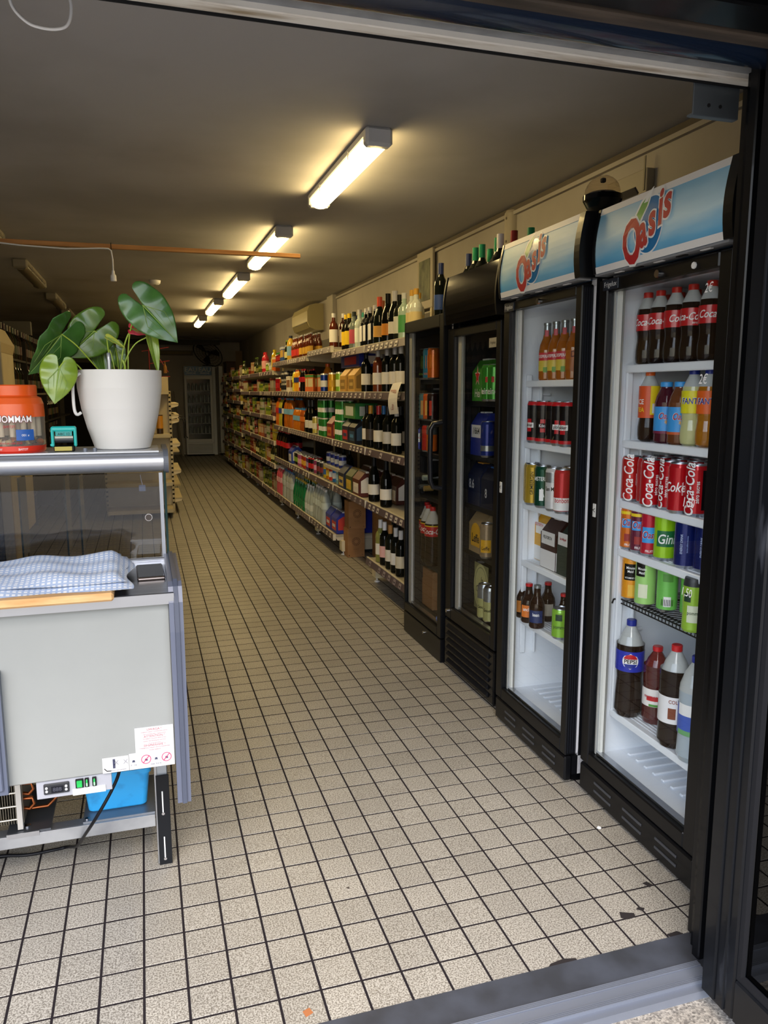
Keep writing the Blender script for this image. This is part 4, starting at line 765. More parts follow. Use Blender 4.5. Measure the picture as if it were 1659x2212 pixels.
# ============================================================ PRODUCTS
_P={}
def proto(kind,body,cap,lab,near=True):
    k=(kind,body,cap,lab,near)
    if k in _P: return _P[k]
    g_=M(body,.10,0,.5); cp=M(cap,.32,0,.2); lb=M(lab,.5); n=16 if near else 9
    def bt(pr,cr,cz,lr,lz,name,cat):
        if near:
            o=MB().lathe([(r,z) for r,z in pr],n=n,mat=g_).build(name,None,(0,0,-5))
            MB().lathe([(cr,cz[0]),(cr,cz[1]),(0,cz[1]+.0005)],n=12,mat=cp).build('cap',o)
            MB().lathe([(lr+.0006,lz[0]),(lr+.0006,lz[1])],n=12,mat=lb,a0=-2.2-1.35,a1=-2.2+1.35).box(-lr*.5,-lr*.2,-lr*.97,-lr*.9,lz[0]+.01,lz[0]+.012,lb).build('label',o)
            return o,cat
        m=MB().lathe([(r,z) for r,z in pr],n=n,mat=g_); m.lathe([(cr,cz[0]),(cr,cz[1]),(0,cz[1])],n=8,mat=cp); m.lathe([(lr+.001,lz[0]),(lr+.001,lz[1])],n=n,mat=lb); return m.build(name,None,(0,0,-5)),cat
    if kind=='wine': r=bt([(0,0),(.034,0),(.0365,.006),(.0365,.185),(.033,.207),(.020,.230),(.0148,.247),(.0142,.30),(0,.30)],.0158,(.238,.304),.0366,(.055,.135),'wine_bottle','bottle'); w_=.078
    elif kind=='champ': r=bt([(0,0),(.040,0),(.0425,.008),(.0425,.15),(.037,.195),(.022,.24),(.016,.265),(.016,.315),(0,.315)],.0185,(.235,.32),.0428,(.05,.125),'champagne_bottle','bottle'); w_=.09
    elif kind=='spirit': r=bt([(0,0),(.036,0),(.038,.006),(.038,.175),(.032,.20),(.016,.222),(.0145,.26),(0,.26)],.0165,(.25,.285),.0382,(.045,.15),'spirit_bottle','bottle'); w_=.082
    elif kind=='square': 
        o=MB().lathe([(0,0),(.040,0),(.041,.005),(.041,.17),(.030,.195),(.014,.21),(.014,.25),(0,.25)],n=16,mat=g_,sq=.75).build('spirit_bottle',None,(0,0,-5)); MB().lathe([(.0165,.235),(.0165,.275),(0,.275)],n=12,mat=cp).build('cap',o); MB().box(-.0445,-.0415,-.030,.030,.04,.15,lb).box(-.030,.030,-.0445,-.0415,.04,.15,lb).build('label',o); r=(o,'bottle'); w_=.09
    elif kind=='beer': r=bt([(0,0),(.028,0),(.030,.005),(.030,.125),(.025,.15),(.014,.18),(.0125,.222),(0,.222)],.0138,(.214,.227),.0302,(.035,.10),'beer_bottle','bottle'); w_=.065
    elif kind=='pet': r=bt([(0,0),(.030,0),(.034,.012),(.034,.05),(.030,.09),(.034,.13),(.034,.16),(.024,.195),(.013,.215),(.013,.225),(0,.225)],.0145,(.213,.23),.0345,(.10,.15),'soda_bottle','bottle'); w_=.074
    elif kind=='bigpet': r=bt([(0,0),(.040,0),(.045,.014),(.045,.08),(.041,.13),(.045,.17),(.045,.22),(.034,.27),(.015,.305),(.014,.318),(0,.318)],.0155,(.307,.328),.0455,(.15,.21),'soda_bottle','bottle'); w_=.096
    elif kind=='juice': r=bt([(0,0),(.040,0),(.043,.008),(.043,.17),(.036,.20),(.022,.225),(.019,.25),(0,.25)],.0215,(.235,.262),.0434,(.05,.15),'juice_bottle','bottle'); w_=.092
    elif kind=='glassbig': r=bt([(0,0),(.040,0),(.043,.01),(.043,.14),(.034,.19),(.018,.25),(.013,.29),(0,.29)],.0148,(.28,.30),.0434,(.05,.11),'water_bottle','bottle'); w_=.092
    elif kind in('can','can5','slim'):
        R_,h={'can':(.033,.116),'can5':(.033,.167),'slim':(.0285,.145)}[kind]; m=MB().lathe([(0,.003,ALU),(.6*R_,.0),(R_*.8,.001),(R_,.009,M(body,.22,.35,.3)),(R_,h*.28,lb),(R_,h*.62,M(body,.22,.35,.3)),(R_,h-.014,M(cap,.3,.3)),(R_*.87,h-.003,ALU),(R_*.84,h),(R_*.8,h-.004),(0,h-.004)],n=n); r=(m.build('drink_can',None,(0,0,-5)),'can'); w_=R_*2+.004
    elif kind=='tin':
        m=MB().lathe([(0,0,ALU),(.037,0),(.038,.003),(.0365,.005,M(body,.35,.1)),(.0365,.055,lb),(.0365,.085,M(body,.35,.1)),(.0365,.106,ALU),(.038,.108),(.038,.110),(.034,.108),(0,.108)],n=n); r=(m.build('food_tin',None,(0,0,-5)),'tin'); w_=.08
    elif kind=='jar':
        r=bt([(0,0),(.032,0),(.035,.006),(.035,.085),(.029,.10),(.029,.112),(0,.112)],.032,(.098,.118),.0354,(.025,.075),'glass_jar','jar'); w_=.078
    elif kind=='box':
        m=MB().box(-.03,.03,-.04,.04,0,.17,M(body,.5),.001).box(-.0306,-.03,-.034,.034,.05,.13,lb).box(-.024,.024,-.0406,-.04,.05,.13,lb).box(-.0302,.0302,-.0402,.0402,.14,.165,cp); r=(m.build('carton',None,(0,0,-5)),'carton'); w_=.088
    elif kind=='pack':   # six-pack carton with handle ridge
        m=MB().prism([(-.065,0),(.065,0),(.065,.13),(.012,.19),(-.012,.19),(-.065,.13)],-.095,.095,M(body,.45,0,.15),'y'); o=m.build('drinks_pack',None,(0,0,-5))
        MB().box(-.0662,-.065,-.07,.07,.025,.10,lb).prism([(-.05,.03),(.05,.03),(.05,.12),(0,.15),(-.05,.12)],-.0962,-.095,lb,'y').build('label',o); MB().box(-.014,.014,-.096,.096,.178,.192,cp,.002).build('handle_strip',o); MB().box(-.0672,-.0662,-.05,.05,.05,.075,cp).build('name_patch',o); r=(o,'pack'); w_=.20
    elif kind=='block':  # shrink-wrapped block of tall cans
        m=MB(); cm_=M(body,.2,.3,.3)
        for i in (-1,0): 
            for j in (-1,0,1): m.lathe([(0,0,ALU),(.031,0,cm_),(.031,.05,lb),(.031,.09,cm_),(.031,.155,cp),(.026,.166),(0,.166)],(.033+i*.066,j*.066,0),10)
        r=(m.build('drinks_pack',None,(0,0,-5)),'pack'); w_=.205
    r[0]['w']=w_; _P[k]=(r[0],r[1],w_); return _P[k]
LVN={5:('top shelf','eye-level shelf','third shelf','fourth shelf','bottom shelf'),4:('top shelf','eye-level shelf','third shelf','fourth shelf'),6:('top shelf','second shelf','third shelf','fourth shelf','fifth shelf','bottom shelf'),7:('top shelf','second shelf','third shelf','fourth shelf','fifth shelf','sixth shelf','bottom shelf')}
FILL='''0 0 champ 11150f e0a030 d98a34|dark sparkling wine bottle with orange label|2;champ 0c0f0c c9c9cc e8e2d2|dark sparkling wine bottle with silver neck|1;spirit c3ccc4 1a1a1a dfe3d8|clear spirit bottle with black cap|2;spirit 7fae88 d8d8d8 4f9a52|clear green spirit bottle|2;spirit d2d6c6 c99a3a e0c98a|clear spirit bottle with gold cap|3
0 1 wine 0b0e0b 1a1a1c e6e1d8|black wine bottle with white label|4;wine 7a3a22 c9c9cc ece7df|rose wine bottle with silver neck|1;wine 0b0e0b c9c9cc e6e1d8|black wine bottle with silver neck|6
0 2 wine 0b0e0b 2a2c34 e8e4dc|black wine bottle, white label with drawing|4;wine 0b0e0b 2f6fc0 1a1a1e|black wine bottle with blue neck|1;wine 0a0d0a b02028 d8d2c4|black wine bottle with red neck|1;wine 0b0e0b e0a52c e6e0d0|black wine bottle with yellow neck|3
0 3 pack 4a1f16 e9e4da e9e4da|brown six-pack of bottles with white band|4;wine 0a0c0a 14161a eeeae0|dark wine bottle with large white label|3
0 4 wine 0b0e0b e9e9ec ece6da|dark wine bottle, cream label|5;wine 8d8f4a e9e9ec eeeae0|white wine bottle with silver neck|2;wine 0b0e0b 9c6a34 e6e0d0|dark wine bottle with copper neck|2
1 0 spirit d0d6d6 2c3f7c e6e8e6|clear vodka bottle with blue cap|2;square 101214 e0e0e0 e8e8e8|square black bottle with white label|3;champ 10160e e05a2a d9a24a|dark green bottle with pink and orange label|2;champ 0a0c09 101010 d98a2a|tall black sparkling wine bottle|1;spirit c8d0cc d0d0d0 b6c4c0|clear spirit bottle with silver cap|2
1 1 can5 1f6b3a d8d8d8 0f5a2c|tall dark green can|2;pack c79a4a c9a860 8a6a30|golden beer six-pack|2;block 1c2c86 d8dade e6e6ea|blue shrink-wrapped can pack|1;can5 8fae3c c9ccc0 e0dfb8|pale green tall can|1;wine 0b0e0b 101012 e6e1d8|black wine bottle at the end of the beers|3
1 2 block 2f8a3a d8d8d8 e8e8e6|green shrink-wrapped beer can pack|2;pack 1c7a34 e8e8e6 e8e8e6|green beer six-pack|1;pack 24262c b02030 c8382a|black and red beer pack|1;pack 1a2038 2a3c70 c02c34|dark blue beer pack|1
1 3 pack 1b2440 3a4a80 c8c8cc|navy beer six-pack|1;pack 3c4a1c d9b63c d9b63c|green pack with yellow round emblem|1;pack 4a1f16 e9e4da e9e4da|brown and white beer pack|2;beer 1a0f08 b02028 d8c8a0|small brown beer bottle|2
2 0 spirit 4a160e c9c9c9 e6e2d8|red-brown aperitif bottle|2;spirit 5c2410 e8e8e8 eeeae2|amber whisky bottle with white cap|2;spirit 14100a e6c020 e6c020|black bottle with yellow label and cap|3;spirit 3a6aa0 4a9ac8 d04a3a|blue and red spirit bottle|1
2 1 juice e08a1c e8641c d9802c|orange juice bottle with orange cap|3;can5 1f3f9c d0d2d6 e8e8ec|tall blue and white can|2;can5 d8a828 d8d8d8 c79a28|tall golden can|2;can5 1f6b3a d8d8d8 0f5a2c|tall dark green can|2;can5 9ac43c d8d8d8 e6e6a8|lime green tall can|1
2 2 can5 d9cc6a d8d8d8 e8e4c8|tall pale yellow can|1;can5 d8d8dc d8d8d8 b8202c|tall white and red can|2;block 2f8a3a d8d8d8 e8e8e6|green beer can pack|1;pack 14110f c02030 b8202c|black pack with red band|1;champ 0c0f0c d8c8a0 e6e2d8|dark bottle with cream label|1
2 3 can 26358c d8dade b7babf|small blue and silver energy can, lower row|4;slim e0a020 e0c030 c83c28|slim orange and yellow can|2;slim 2f78c0 d8dade e0e2e6|slim light blue can|2;slim 8fc0c8 d8dade a8ccd0|pale turquoise slim can|1;slim c82c3c d8dade e8e8e8|slim red can|2
2 4 bigpet b4beb8 e8e8e8 cfdcd6|clear big water bottle|5;pack 1f2f9c d8dade c8382a|blue twelve-can pack|2
3 0 beer 6a2c10 b8babd c9302a|amber beer bottle with red label|4;beer 5c240e b8babd d9a838|amber beer bottle with yellow label|6
3 1 pet d9cf4a 2c4fa8 e6e23c|yellow soda bottle with blue cap|1;pet e8a428 e8641c 24337a|orange soda bottle with navy label|2;can5 c01c28 d8d8d8 e6e2e2|tall red can with white lettering|1;pet 14100c c8202a b81c28|dark cola bottle|2;box e8762c 4f9a3a e8d9a0|orange juice carton|2
3 2 pet c8741c 3f8fd0 7fb8e0|iced tea bottle with blue label|4;pet a8541c 3f8fd0 e0762c|peach drink bottle with blue cap|2;pet 1c120c e8641c e8962c|dark tea bottle with orange cap|1;champ 0c0f0c 2a2c30 e6e2d8|black bottle with white label|2
3 3 slim 2a2620 d8dade 8fb83c|slim black and green can|3;slim d06aa0 d8dade e8b0c8|slim pink can|2;slim c83c28 d8dade e8b03c|slim red and yellow can|3;slim 6a3c8c d8dade b8a0c8|slim purple can|2;slim 1c1c1e c8202a c8202a|slim black and red can|2
3 4 glassbig 1d7a4a d9c03c 2c8a50|green sparkling water bottle with yellow label|6;glassbig b8c4be e8e8e8 dfe6e0|clear glass water bottle|3
4 0 jar 7a1c14 3f8f3a b8241c|red sauce jar with green lid|3;box 2c5aa8 d8dade e0b040|blue snack box|2;beer 20240e 8fb83c d8d6a0|dark oil bottle with pale label|3;juice d0a83c 26304a 7fa8c8|amber bottle with dark cap|1
4 1 can5 c01c28 d8d8d8 c01c28|tall red can|2;can5 e08a1c d8d8d8 201c18|tall orange can|1;jar a8a49a 4a4a4c 24242a|grey jar|3;box e6e0d6 d8d2c6 8a5a34|white paper packet|2
4 2 bigpet d8701c e0641c c8202a|orange soda bottle, tall|2;bigpet c8c03c 2c6ab8 2c4fa8|yellow drink bottle, tall|2;bigpet 1a100c c8202a e8e6e2|dark bottle with white label|1;bigpet b8641c 3f8fd0 7fb8e0|amber drink bottle with light blue label|4
4 3 bigpet 140d0a b81c28 c01c28|big cola bottle with red label|6;pack 1f3fa8 d8dade e6e6ea|blue pack wrapped in film|1
4 4 bigpet d85a70 e8e8e8 f0b8c0|pink drink bottle|3;bigpet b8c0c0 3f6fb0 c8d0d4|clear water bottle with blue cap|6'''
def fillrow(b,li,ents):
    y0,y1=BY[b]+.03,BY[b+1]-.02; z=LV[b][li]; E=[]
    for e in ents.split(';'):
        sp_,d_,n_=e.split('|'); k_,bo,ca,la=sp_.split(); E+=[(k_,bo,ca,la,d_)]*int(n_)
    near=b<4; tot=sum(proto(*e[:4],near)[2] for e in E); k=(y1-y0)/tot; 
    if k>1.25: m=int((y1-y0)/tot); E=[e for e in E for _ in range(max(1,m))]; tot=sum(proto(*e[:4],near)[2] for e in E); k=(y1-y0)/tot
    while tot>(y1-y0): tot-=proto(*E.pop(R.randrange(len(E)))[:4],near)[2]
    k=(y1-y0)/tot; y=y1; rows=2 if (b<5) else 1
    for e in E:
        p,cat,w_=proto(*e[:4],near); ws=w_*min(k,1.0) if k<1 else w_*k; y-=ws
        if b>=5 and R.random()<.16: continue
        for r in range(rows if w_<.15 else 1):
            big=w_>.15; x=SX+(.085 if big else .052)+r*(w_+.012)+R.uniform(-.004,.012)
            yy=y+ws/2+R.uniform(-.003,.003)
            up_=(b>=4 and e[0] in('tin','jar') and li>0 and LV[b][li-1]-z>.25)
            loc='%s of the %s wall bay'%(LVN[len(LV[b])][li],ORD[b]); put(p,x,yy,z,'%s, %s'%(e[4],loc),cat,'%s, %s'%(e[4],loc),0 if big else R.uniform(-.5,.5))
            if up_ and R.random()<.75: put(p,x,yy,z+(.1105 if e[0]=='tin' else .1185),'%s, %s'%(e[4],loc),cat,'%s, %s'%(e[4],loc),R.uniform(-.5,.5))
HAND='''0|spirit 5c2410 e8e8e8 eeeae2|tall amber whisky bottle with white cap|1.545/4.947
0|spirit 3c180c e8e8e8 d8c8b0|brown spirit bottle with white cap behind the whisky|1.630/4.946
0|spirit 14100a e6c020 e6c020|dark bottle with yellow label and yellow cap|1.545/4.521,1.545/4.419
0|spirit 6f7a70 26302c b84858|grey-green bottle with slanted red label|1.545/4.279
0|spirit 101410 2c3f7c 3a4a5a|dark bottle with navy cap|1.630/4.552
0|spirit c3cfc4 c8c8c8 e6ebe2|clear wine-like bottle with tall white label|1.545/4.118
0|spirit b8d0c8 3fa090 c8dcd4|clear bottle with teal cap in the second row|1.630/4.318
0|square 101214 e0e0e0 e8e8e8|square black bottle with white label and clear cap|1.545/3.935,1.545/3.844,1.545/3.705
0|champ 10160e e0563a e0a850|dark green bottle with salmon neck and picture label|1.545/3.604
0|champ 10160e c86a3a d8a060|dark bottle with orange neck in the second row|1.630/3.815
0|champ 0a0c09 101010 d98a2a|tall black sparkling bottle with orange label|1.545/3.414
0|champ 0c0f0c c9c9cc e8e2d2|dark sparkling bottle with silver neck|1.545/3.265
0|spirit 20241c 1a1a1a d8d8c8|dark bottle with black cap near the fridge|1.545/3.170
0|spirit b0c8b4 d0d4d0 4f9a52|clear bottle with green label and silver cap|1.545/3.078
0|spirit c8ccb8 1a1a1a c8b850|clear bottle with yellow label and black cap|1.630/3.377
0|spirit d2d6c6 c99a3a d8c48a|clear short bottle with gold cap|1.545/2.930,1.545/2.855,1.630/3.050
1|wine 0b0e0b 1a1a1c e6e1d8|black wine bottle with black neck and white label|1.545/3.947
1|wine 6a3018 c9c9cc ece7df|brownish rose wine bottle with silver neck|1.545/3.646
1|wine 0b0e0b c9c9cc e6e1d8|black wine bottle with silver neck|1.545/3.435,1.545/3.264,1.545/3.140
1|wine 0b0e0b 8a8c90 e6e1d8|dark wine bottle in the rear row|1.640/4.163,1.640/3.861,1.640/3.661,1.640/3.504
1|pack c79a4a c9a860 8a6a30|golden beer six-pack|1.570/4.496,1.570/4.229
1|block 1c2c86 d8dade e6e6ea|blue shrink-wrapped can pack behind the golden packs|1.720/4.954,1.720/4.438
1|can5 8fbe3c c9ccc0 e0dfb8|lime green and white tall can|1.545/4.755
1|can5 d8a828 d8d8d8 c79a28|tall golden can|1.545/5.014
1|can5 1f3f9c d0d2d6 e8e8ec|tall blue and white can|1.545/5.338,1.630/5.652
1|can5 1f6b3a d8d8d8 0f5a2c|tall dark green can in the rear|1.630/5.227,1.630/4.990,1.630/4.878
1|juice e08a1c e8641c d9802c|orange juice bottle with orange cap|1.545/5.756,1.640/5.897,1.640/5.598
2|wine 0b0e0b 1a1c20 e8e4dc|black wine bottle with small white label|1.545/3.928
2|wine 0b0e0b e0a02c 4a4038|black wine bottle with yellow neck|1.545/3.835,1.635/3.900
2|wine 0a0d0a c02830 e6e0d0|black wine bottle with red neck|1.545/3.632
2|wine 0b0e0b 2f7fd0 1a1a1e|black wine bottle with blue neck|1.600/3.688
2|wine 0b0e0b 26282e c8c4bc|black bottle with patterned label|1.545/3.415
2|wine 0b0e0b c9cacc ece8de|black bottle with silver neck and large label|1.545/3.223
2|wine 0b0e0b 26282e e0dccf|dark wine bottle in the rear row|1.650/4.052,1.650/3.660,1.650/3.451
2|pack 1a2038 2a3c70 c02c34|dark blue and red beer pack|1.570/4.435
2|pack 141824 3a8ac0 2a4a6a|black and blue beer pack|1.570/4.225
2|block 2f8a3a d8d8d8 e8e8e6|green shrink-wrapped beer can pack|1.560/4.682,1.570/5.357
2|pack 7a1c1c c8302c c87a3c|red and orange beer pack|1.560/4.942
2|can5 d8d8dc d8d8d8 b8202c|tall white and red can|1.545/5.498
2|can5 d9cc6a d8d8d8 e8e4c8|tall pale yellow can|1.545/5.721,1.630/6.047
2|champ 0c0f0c d8c8a0 e6e2d8|dark bottle with cream label|1.545/5.958
3|champ 0a0c0a 14161a eeeae0|large black bottle with big white label|1.550/3.768,1.550/3.474
3|pack 4a1f16 e9e4da e9e4da|brown and white six-pack in the rear row|1.700/4.448,1.700/4.147,1.700/3.860,1.700/3.598
3|pack 5a2018 e9e4da e9e4da|brown and white six-pack in front|1.560/4.078
3|pack 3c4a1c d9b63c d9b63c|green pack with yellow emblem|1.560/4.294
3|pack 1b2440 3a4a80 c8b060|navy beer pack|1.560/4.542
3|slim 8fc0c8 d8dade a8ccd0|pale turquoise slim can|1.545/4.798
3|slim 2f78c0 d8dade e0e2e6|slim light blue can|1.545/4.932
3|slim c83c28 d8dade e8e8e8|slim red can|1.545/5.062
3|slim e08a20 d8dade e0c030|slim orange can|1.545/5.179
3|slim d8c030 d8dade 3a6ab0|slim yellow and blue can|1.545/5.290
3|slim 3a3438 d8dade 8a3030|slim dark can|1.545/5.443,1.545/5.582
3|slim a8487c d8dade e8b0c8|slim pink can|1.545/5.706
3|slim 7fb03a d8dade 3a3a3a|slim green can|1.545/5.834
3|beer 6a2c10 c8c8cc c87a2a|amber bottle behind the slim cans|1.545/5.966,1.545/6.102
3|wine 0b0e0b 14161a 8a2c28|dark bottle in the rear row|1.680/5.184,1.680/4.969
4|wine 8d8f4a e9e9ec eeeae0|pale white wine bottle with silver neck|1.545/3.592
4|wine 0b0e0b e9e9ec eeb8b0|dark wine bottle with white and red label|1.545/3.492
4|wine 14180f c08a4a e6e0d0|dark wine bottle with gold neck and cream label|1.545/3.358
4|wine 0b0e0b d8d8da e8e6e0|dark wine bottle with large white label|1.545/3.240
4|wine 0b0e0b d8d8da d8d0b8|dark wine bottle at the fridge edge|1.545/3.131
4|wine 0b0e0b 26282e d8d0b8|dark wine bottle in the rear row|1.640/3.584,1.640/3.467'''
for ln in HAND.split('\n'):
    l_,sp_,d_,ps_=ln.split('|'); l_=int(l_); k_,bo,ca,la=sp_.split(); p,cat,w_=proto(k_,bo,ca,la,True)
    seen={}
    for q in sorted(ps_.split(','),key=lambda q:float(q.split('/')[1])):
        x,y=map(float,q.split('/'))
        if y>5.73: continue
        b=[i for i in range(11) if BY[i]<=y<BY[i+1]][0]; li=min(l_,len(LV[b])-1); z=LV[b][li]
        loc='%s of the %s wall bay'%(LVN[len(LV[b])][li],ORD[b]); n_=seen.get(loc,0); seen[loc]=n_+1; w1='%s, %s'%(d_,loc); many=len(ps_.split(','))>1; w2=('nearest','second','third','fourth','fifth')[n_]+' '+w1
        put(p,x,y,z,w2 if many and len(w2.split())<17 else w1,cat,w1,0 if k_ in('pack','block','square') else R.uniform(-.25,.25))
for ln in FILL.split('\n'):
    b,li,rest_=ln.split(' ',2)
    if int(b)>2 or ln[:3]=='2 4': fillrow(int(b),int(li),rest_)
p,_,_=proto('block','2f8a3a','d8d8d8','e8e8e6',True)
for q,y in enumerate((4.68,5.36)): put(p,1.565,y,.992+.168,'green shrink-wrapped can pack on the upper tier above its twin, third shelf','pack','upper tier green packs')
for lb,x,y,z,dx,dy,h,c in (('long blue carton lying on the golden packs',1.60,4.12,1.584,.22,.56,.10,'1f2f96'),('green carton with pale panel lying on the dark beer packs',1.57,4.14,1.186,.18,.36,.12,'2a7a3a')):
    t=thing('drinks_pack',lb,'pack',(x-.06,y,z)); MB().box(0,dx,0,dy,0,h,M(c,.4,0,.2),.003).build('carton',t); MB().box(-.0008,0,dy*.15,dy*.8,h*.2,h*.8,M('c8cfc8' if 'green' in lb else 'c02c3c',.4)).box(dx*.2,dx*.8,-.0008,0,h*.2,h*.8,M('c8cfc8' if 'green' in lb else 'e4e4ea',.4)).build('print',t)
FAR=['tin 8a982c 8a9040 4c6a24|green vegetable tin','tin a0902c 8a8440 a8a040|yellow sweetcorn tin','tin 7a2418 8a8478 a87c5c|red tomato tin','tin a8a490 7a786c 4c6a2c|white and green tin','jar 2a3814 3a3c2c 8a8850|pickle jar','jar 3a2814 1c1c20 8a6c3c|brown preserve jar','box 9c4a18 a89468 b8a888|orange cereal box','box 8c7c60 6a2420 a49a88|beige box','jar 6a1c14 1c1c1c a87060|red sauce jar','tin 4c5a20 7a7c60 8a9038|olive green tin','box 5c1c14 a08438 a89c88|dark red box','beer 2a3010 6a8a2c c8c890|dark green oil bottle']
for b in range(5,11):
    for li in range(len(LV[b])):
        if b==5 and li==0: fillrow(5,0,'juice c02838 c8202a e0a0a0|red syrup bottle|2;jar 5a7a2c d8d4c8 a8b850|green pickle jar|3;jar a8a49a 8a8c90 c8c8c4|grey jar|2;juice e0c020 e8d020 e8d860|yellow mustard bottle|1;box d8641c e8d8b0 e07a30|orange box|1'); continue
        i=(b*5+li*3); es=[FAR[(i+q*5)%len(FAR)]+'|%d'%(3 if q%2 else 2) for q in range(4)]
        fillrow(b,li,';'.join(es))
# second tier: energy cans stacked on the fourth shelf
p,_,_=proto('can','26358c','d8dade','b7babf',True)
for q in range(4): put(p,SX+.06,(4.68,4.83,4.98,5.14)[q],.605+.146,'blue and silver energy can on the upper tier, fourth shelf of the third wall bay','can','upper tier energy cans')
TR=M('cfd4d8',.2,0,0); t=thing('can_tray','thin carton tray between the stacked energy cans','tray',(SX+.06,4.92,.605+.1165+.0285)); MB().box(-.04,.05,-.30,.30,-.0275,.0,M('b8b4aa',.5),.001).build('board',t)
p,_,_=proto('block','2f8a3a','d8d8d8','e8e8e6',True)
for q in range(2): put(p,SX+.09,4.02+q*.42,.992+.192 if 0 else .992+.1665,'green beer can pack stacked on top, third shelf of the second wall bay','pack','stacked green packs') if 0 else None
# cartons on the floor
KR=grime('kraft_board','a5784b','8f653c',4,.75,stretch=(1,1,3)); INK=M('5c4028',.8)
def carton(x,y,z,label,dx=.15,dy=.14,h=.247):
    t=thing('cardboard_carton',label,'carton',(x,y,z)); MB().box(0,dx,0,dy,0,h,KR,.002).build('box',t); m=MB()
    c0=(dx*.5,h*.55)
    for r in (.036,.024): 
        n=20; m.add([(c0[0]+q*math.cos(a*2*PI/n),-.0006,c0[1]+q*math.sin(a*2*PI/n)) for q in (r-.003,r) for a in range(n)],[(a,(a+1)%n,n+(a+1)%n,n+a) for a in range(n)],INK)
    for k in range(12): a=k*PI/6; m.add([(c0[0]+.008*math.cos(a),-.0007,c0[1]+.008*math.sin(a)),(c0[0]+.034*math.cos(a+.06),-.0007,c0[1]+.034*math.sin(a+.06)),(c0[0]+.034*math.cos(a-.06),-.0007,c0[1]+.034*math.sin(a-.06))],[(0,1,2)],INK)
    m.text('BAG IN BOX',XZ(dx*.5,h*.28,-.0007),.009,INK).text('5L',XZ(dx*.88,h*.08,-.0007),.014,INK).box(dx*.06,dx*.12,-.0007,-.0003,h*.05,h*.09,INK).build('print',t)
    MB().box(0.005,dx-.005,dy*.5-.02,dy*.5+.02,h,h+.0006,M('b58f60',.3)).build('tape',t); return t
carton(1.567,4.62,0,'lower brown carton of the stack standing on the floor by the shelving'); carton(1.572,4.60,.248,'upper brown carton of the floor stack by the shelving',h=.236)
carton(1.79,4.50,0,'lower brown carton set back behind the front stack'); carton(1.79,4.50,.248,'upper brown carton set back behind the front stack')
t=thing('drinks_pack','blue pack of cans behind the brown cartons','pack',(1.745,4.80,0)); MB().box(-.02,.10,0,.12,.14,.40,M('1f2f9c',.35),.004).box(-.02,.10,0,.12,0,.139,M('20242c',.5),.002).build('wrap',t)
# ============================================================ CONTENTS OF THE FRIDGES
BA=-2.2
def lathe_item(name,cat,pr,bodym,cap=None,label=None,lab=(),txt=(),n=32,end=None):
    """pr: body profile; cap: (r,z0,z1,mat); lab: (r,z0,z1,mat,a0,a1); txt: (string,z,size,mat,angle,vertical,r)"""
    o=MB().lathe(pr,n=n,mat=bodym).build(name,None,(0,0,-5))
    if cap:
        c=MB().lathe([(cap[0]*.96,cap[1]),(cap[0],cap[1]+.002),(cap[0],cap[2]-.002),(cap[0]*.9,cap[2]),(0,cap[2])],n=16,mat=cap[3])
        c.build('cap',o)
    if lab or txt:
        m=MB()
        for l in lab: m.lathe([(l[0],l[1]),(l[0],l[2])],n=max(4,int((l[5]-l[4])*5.2)),mat=l[3],a0=l[4],a1=l[5])
        for s in txt:
            st,z,sz,mt,a,vert,r=s[:7]; m.text(st,(CYLV if vert else CYL)(r,a,z),sz,mt,s[7] if len(s)>7 else .85,s[8] if len(s)>8 else 0,.015)
        m.build('label',o)
    return o
FULL=(-PI,PI)
def cdisc(m,R_,a,z,r,mat,v0=-1,v1=1):
    F=CYL(R_,a,z); n=14; K=6
    for k in range(K):
        va,vb=v0+(v1-v0)*k/K,v0+(v1-v0)*(k+1)/K; wa,wb=math.sqrt(max(0,1-va*va)),math.sqrt(max(0,1-vb*vb))
        P=[F(r*wa*(2*i/n-1),r*va) for i in range(n+1)]+[F(r*wb*(2*i/n-1),r*vb) for i in range(n+1)]
        m.add(P,[(i,i+1,n+2+i,n+1+i) for i in range(n)],mat)
COLA=M('1a0d09',.06,0,.6); CLR=M('b9bcba',.06,0,.4); WT=M('f2f0ec',.4); YL=M('f0cf20',.35); CR=M('c4141f',.3,0,.3); DR=M('7a1420',.3); BL2=M('3f9be0',.35); OR=M('e8641c',.35); NV=M('1d2f90',.35)
def pet05(col,capm,lm,txt,name='soda_bottle',air=None,lz=(.105,.155),extra=()):
    air=air or CLR
    return lathe_item(name,'bottle',[(0,.004,col),(.020,.0),(.030,.006),(.0325,.02),(.0325,.045),(.029,.075),(.0295,.09),(.0325,.11),(.0325,.155),(.030,.172,air),(.022,.19),(.0145,.205),(.013,.212),(.013,.217),(0,.217)],None,(.0148,.207,.224,capm),lab=[(.0331,lz[0],lz[1],lm,*FULL)]+list(extra),txt=txt)
def coke05(a): return pet05(COLA,M('c8281e',.35),CR,[('Coca-Cola',.130,.030,WT,BA+a,False,.0337,.8,.35),('zero',.113,.010,WT,BA+a+.8,False,.0337)],extra=[(.0334,.108,.116,WT,BA+1.0,BA+1.5)])
def at(o,x,y,z,label,cat,rz=0,group=None): o.location=(x,y,z); o.rotation_euler.z=rz; tag(o,label,cat,group); return o
O5=('leftmost','second from the left','middle','second from the right','rightmost')
c0=coke05(0)
for k,y in enumerate((.552,.495,.415,.345,.262)): at(c0 if k==0 else coke05((0,.2,.9,-.6,.4)[k]),1.505+.004*(k%2),y,1.4825,'%s front cola bottle on the top shelf of the near fridge'%O5[k],'bottle')
p0=coke05(0); 
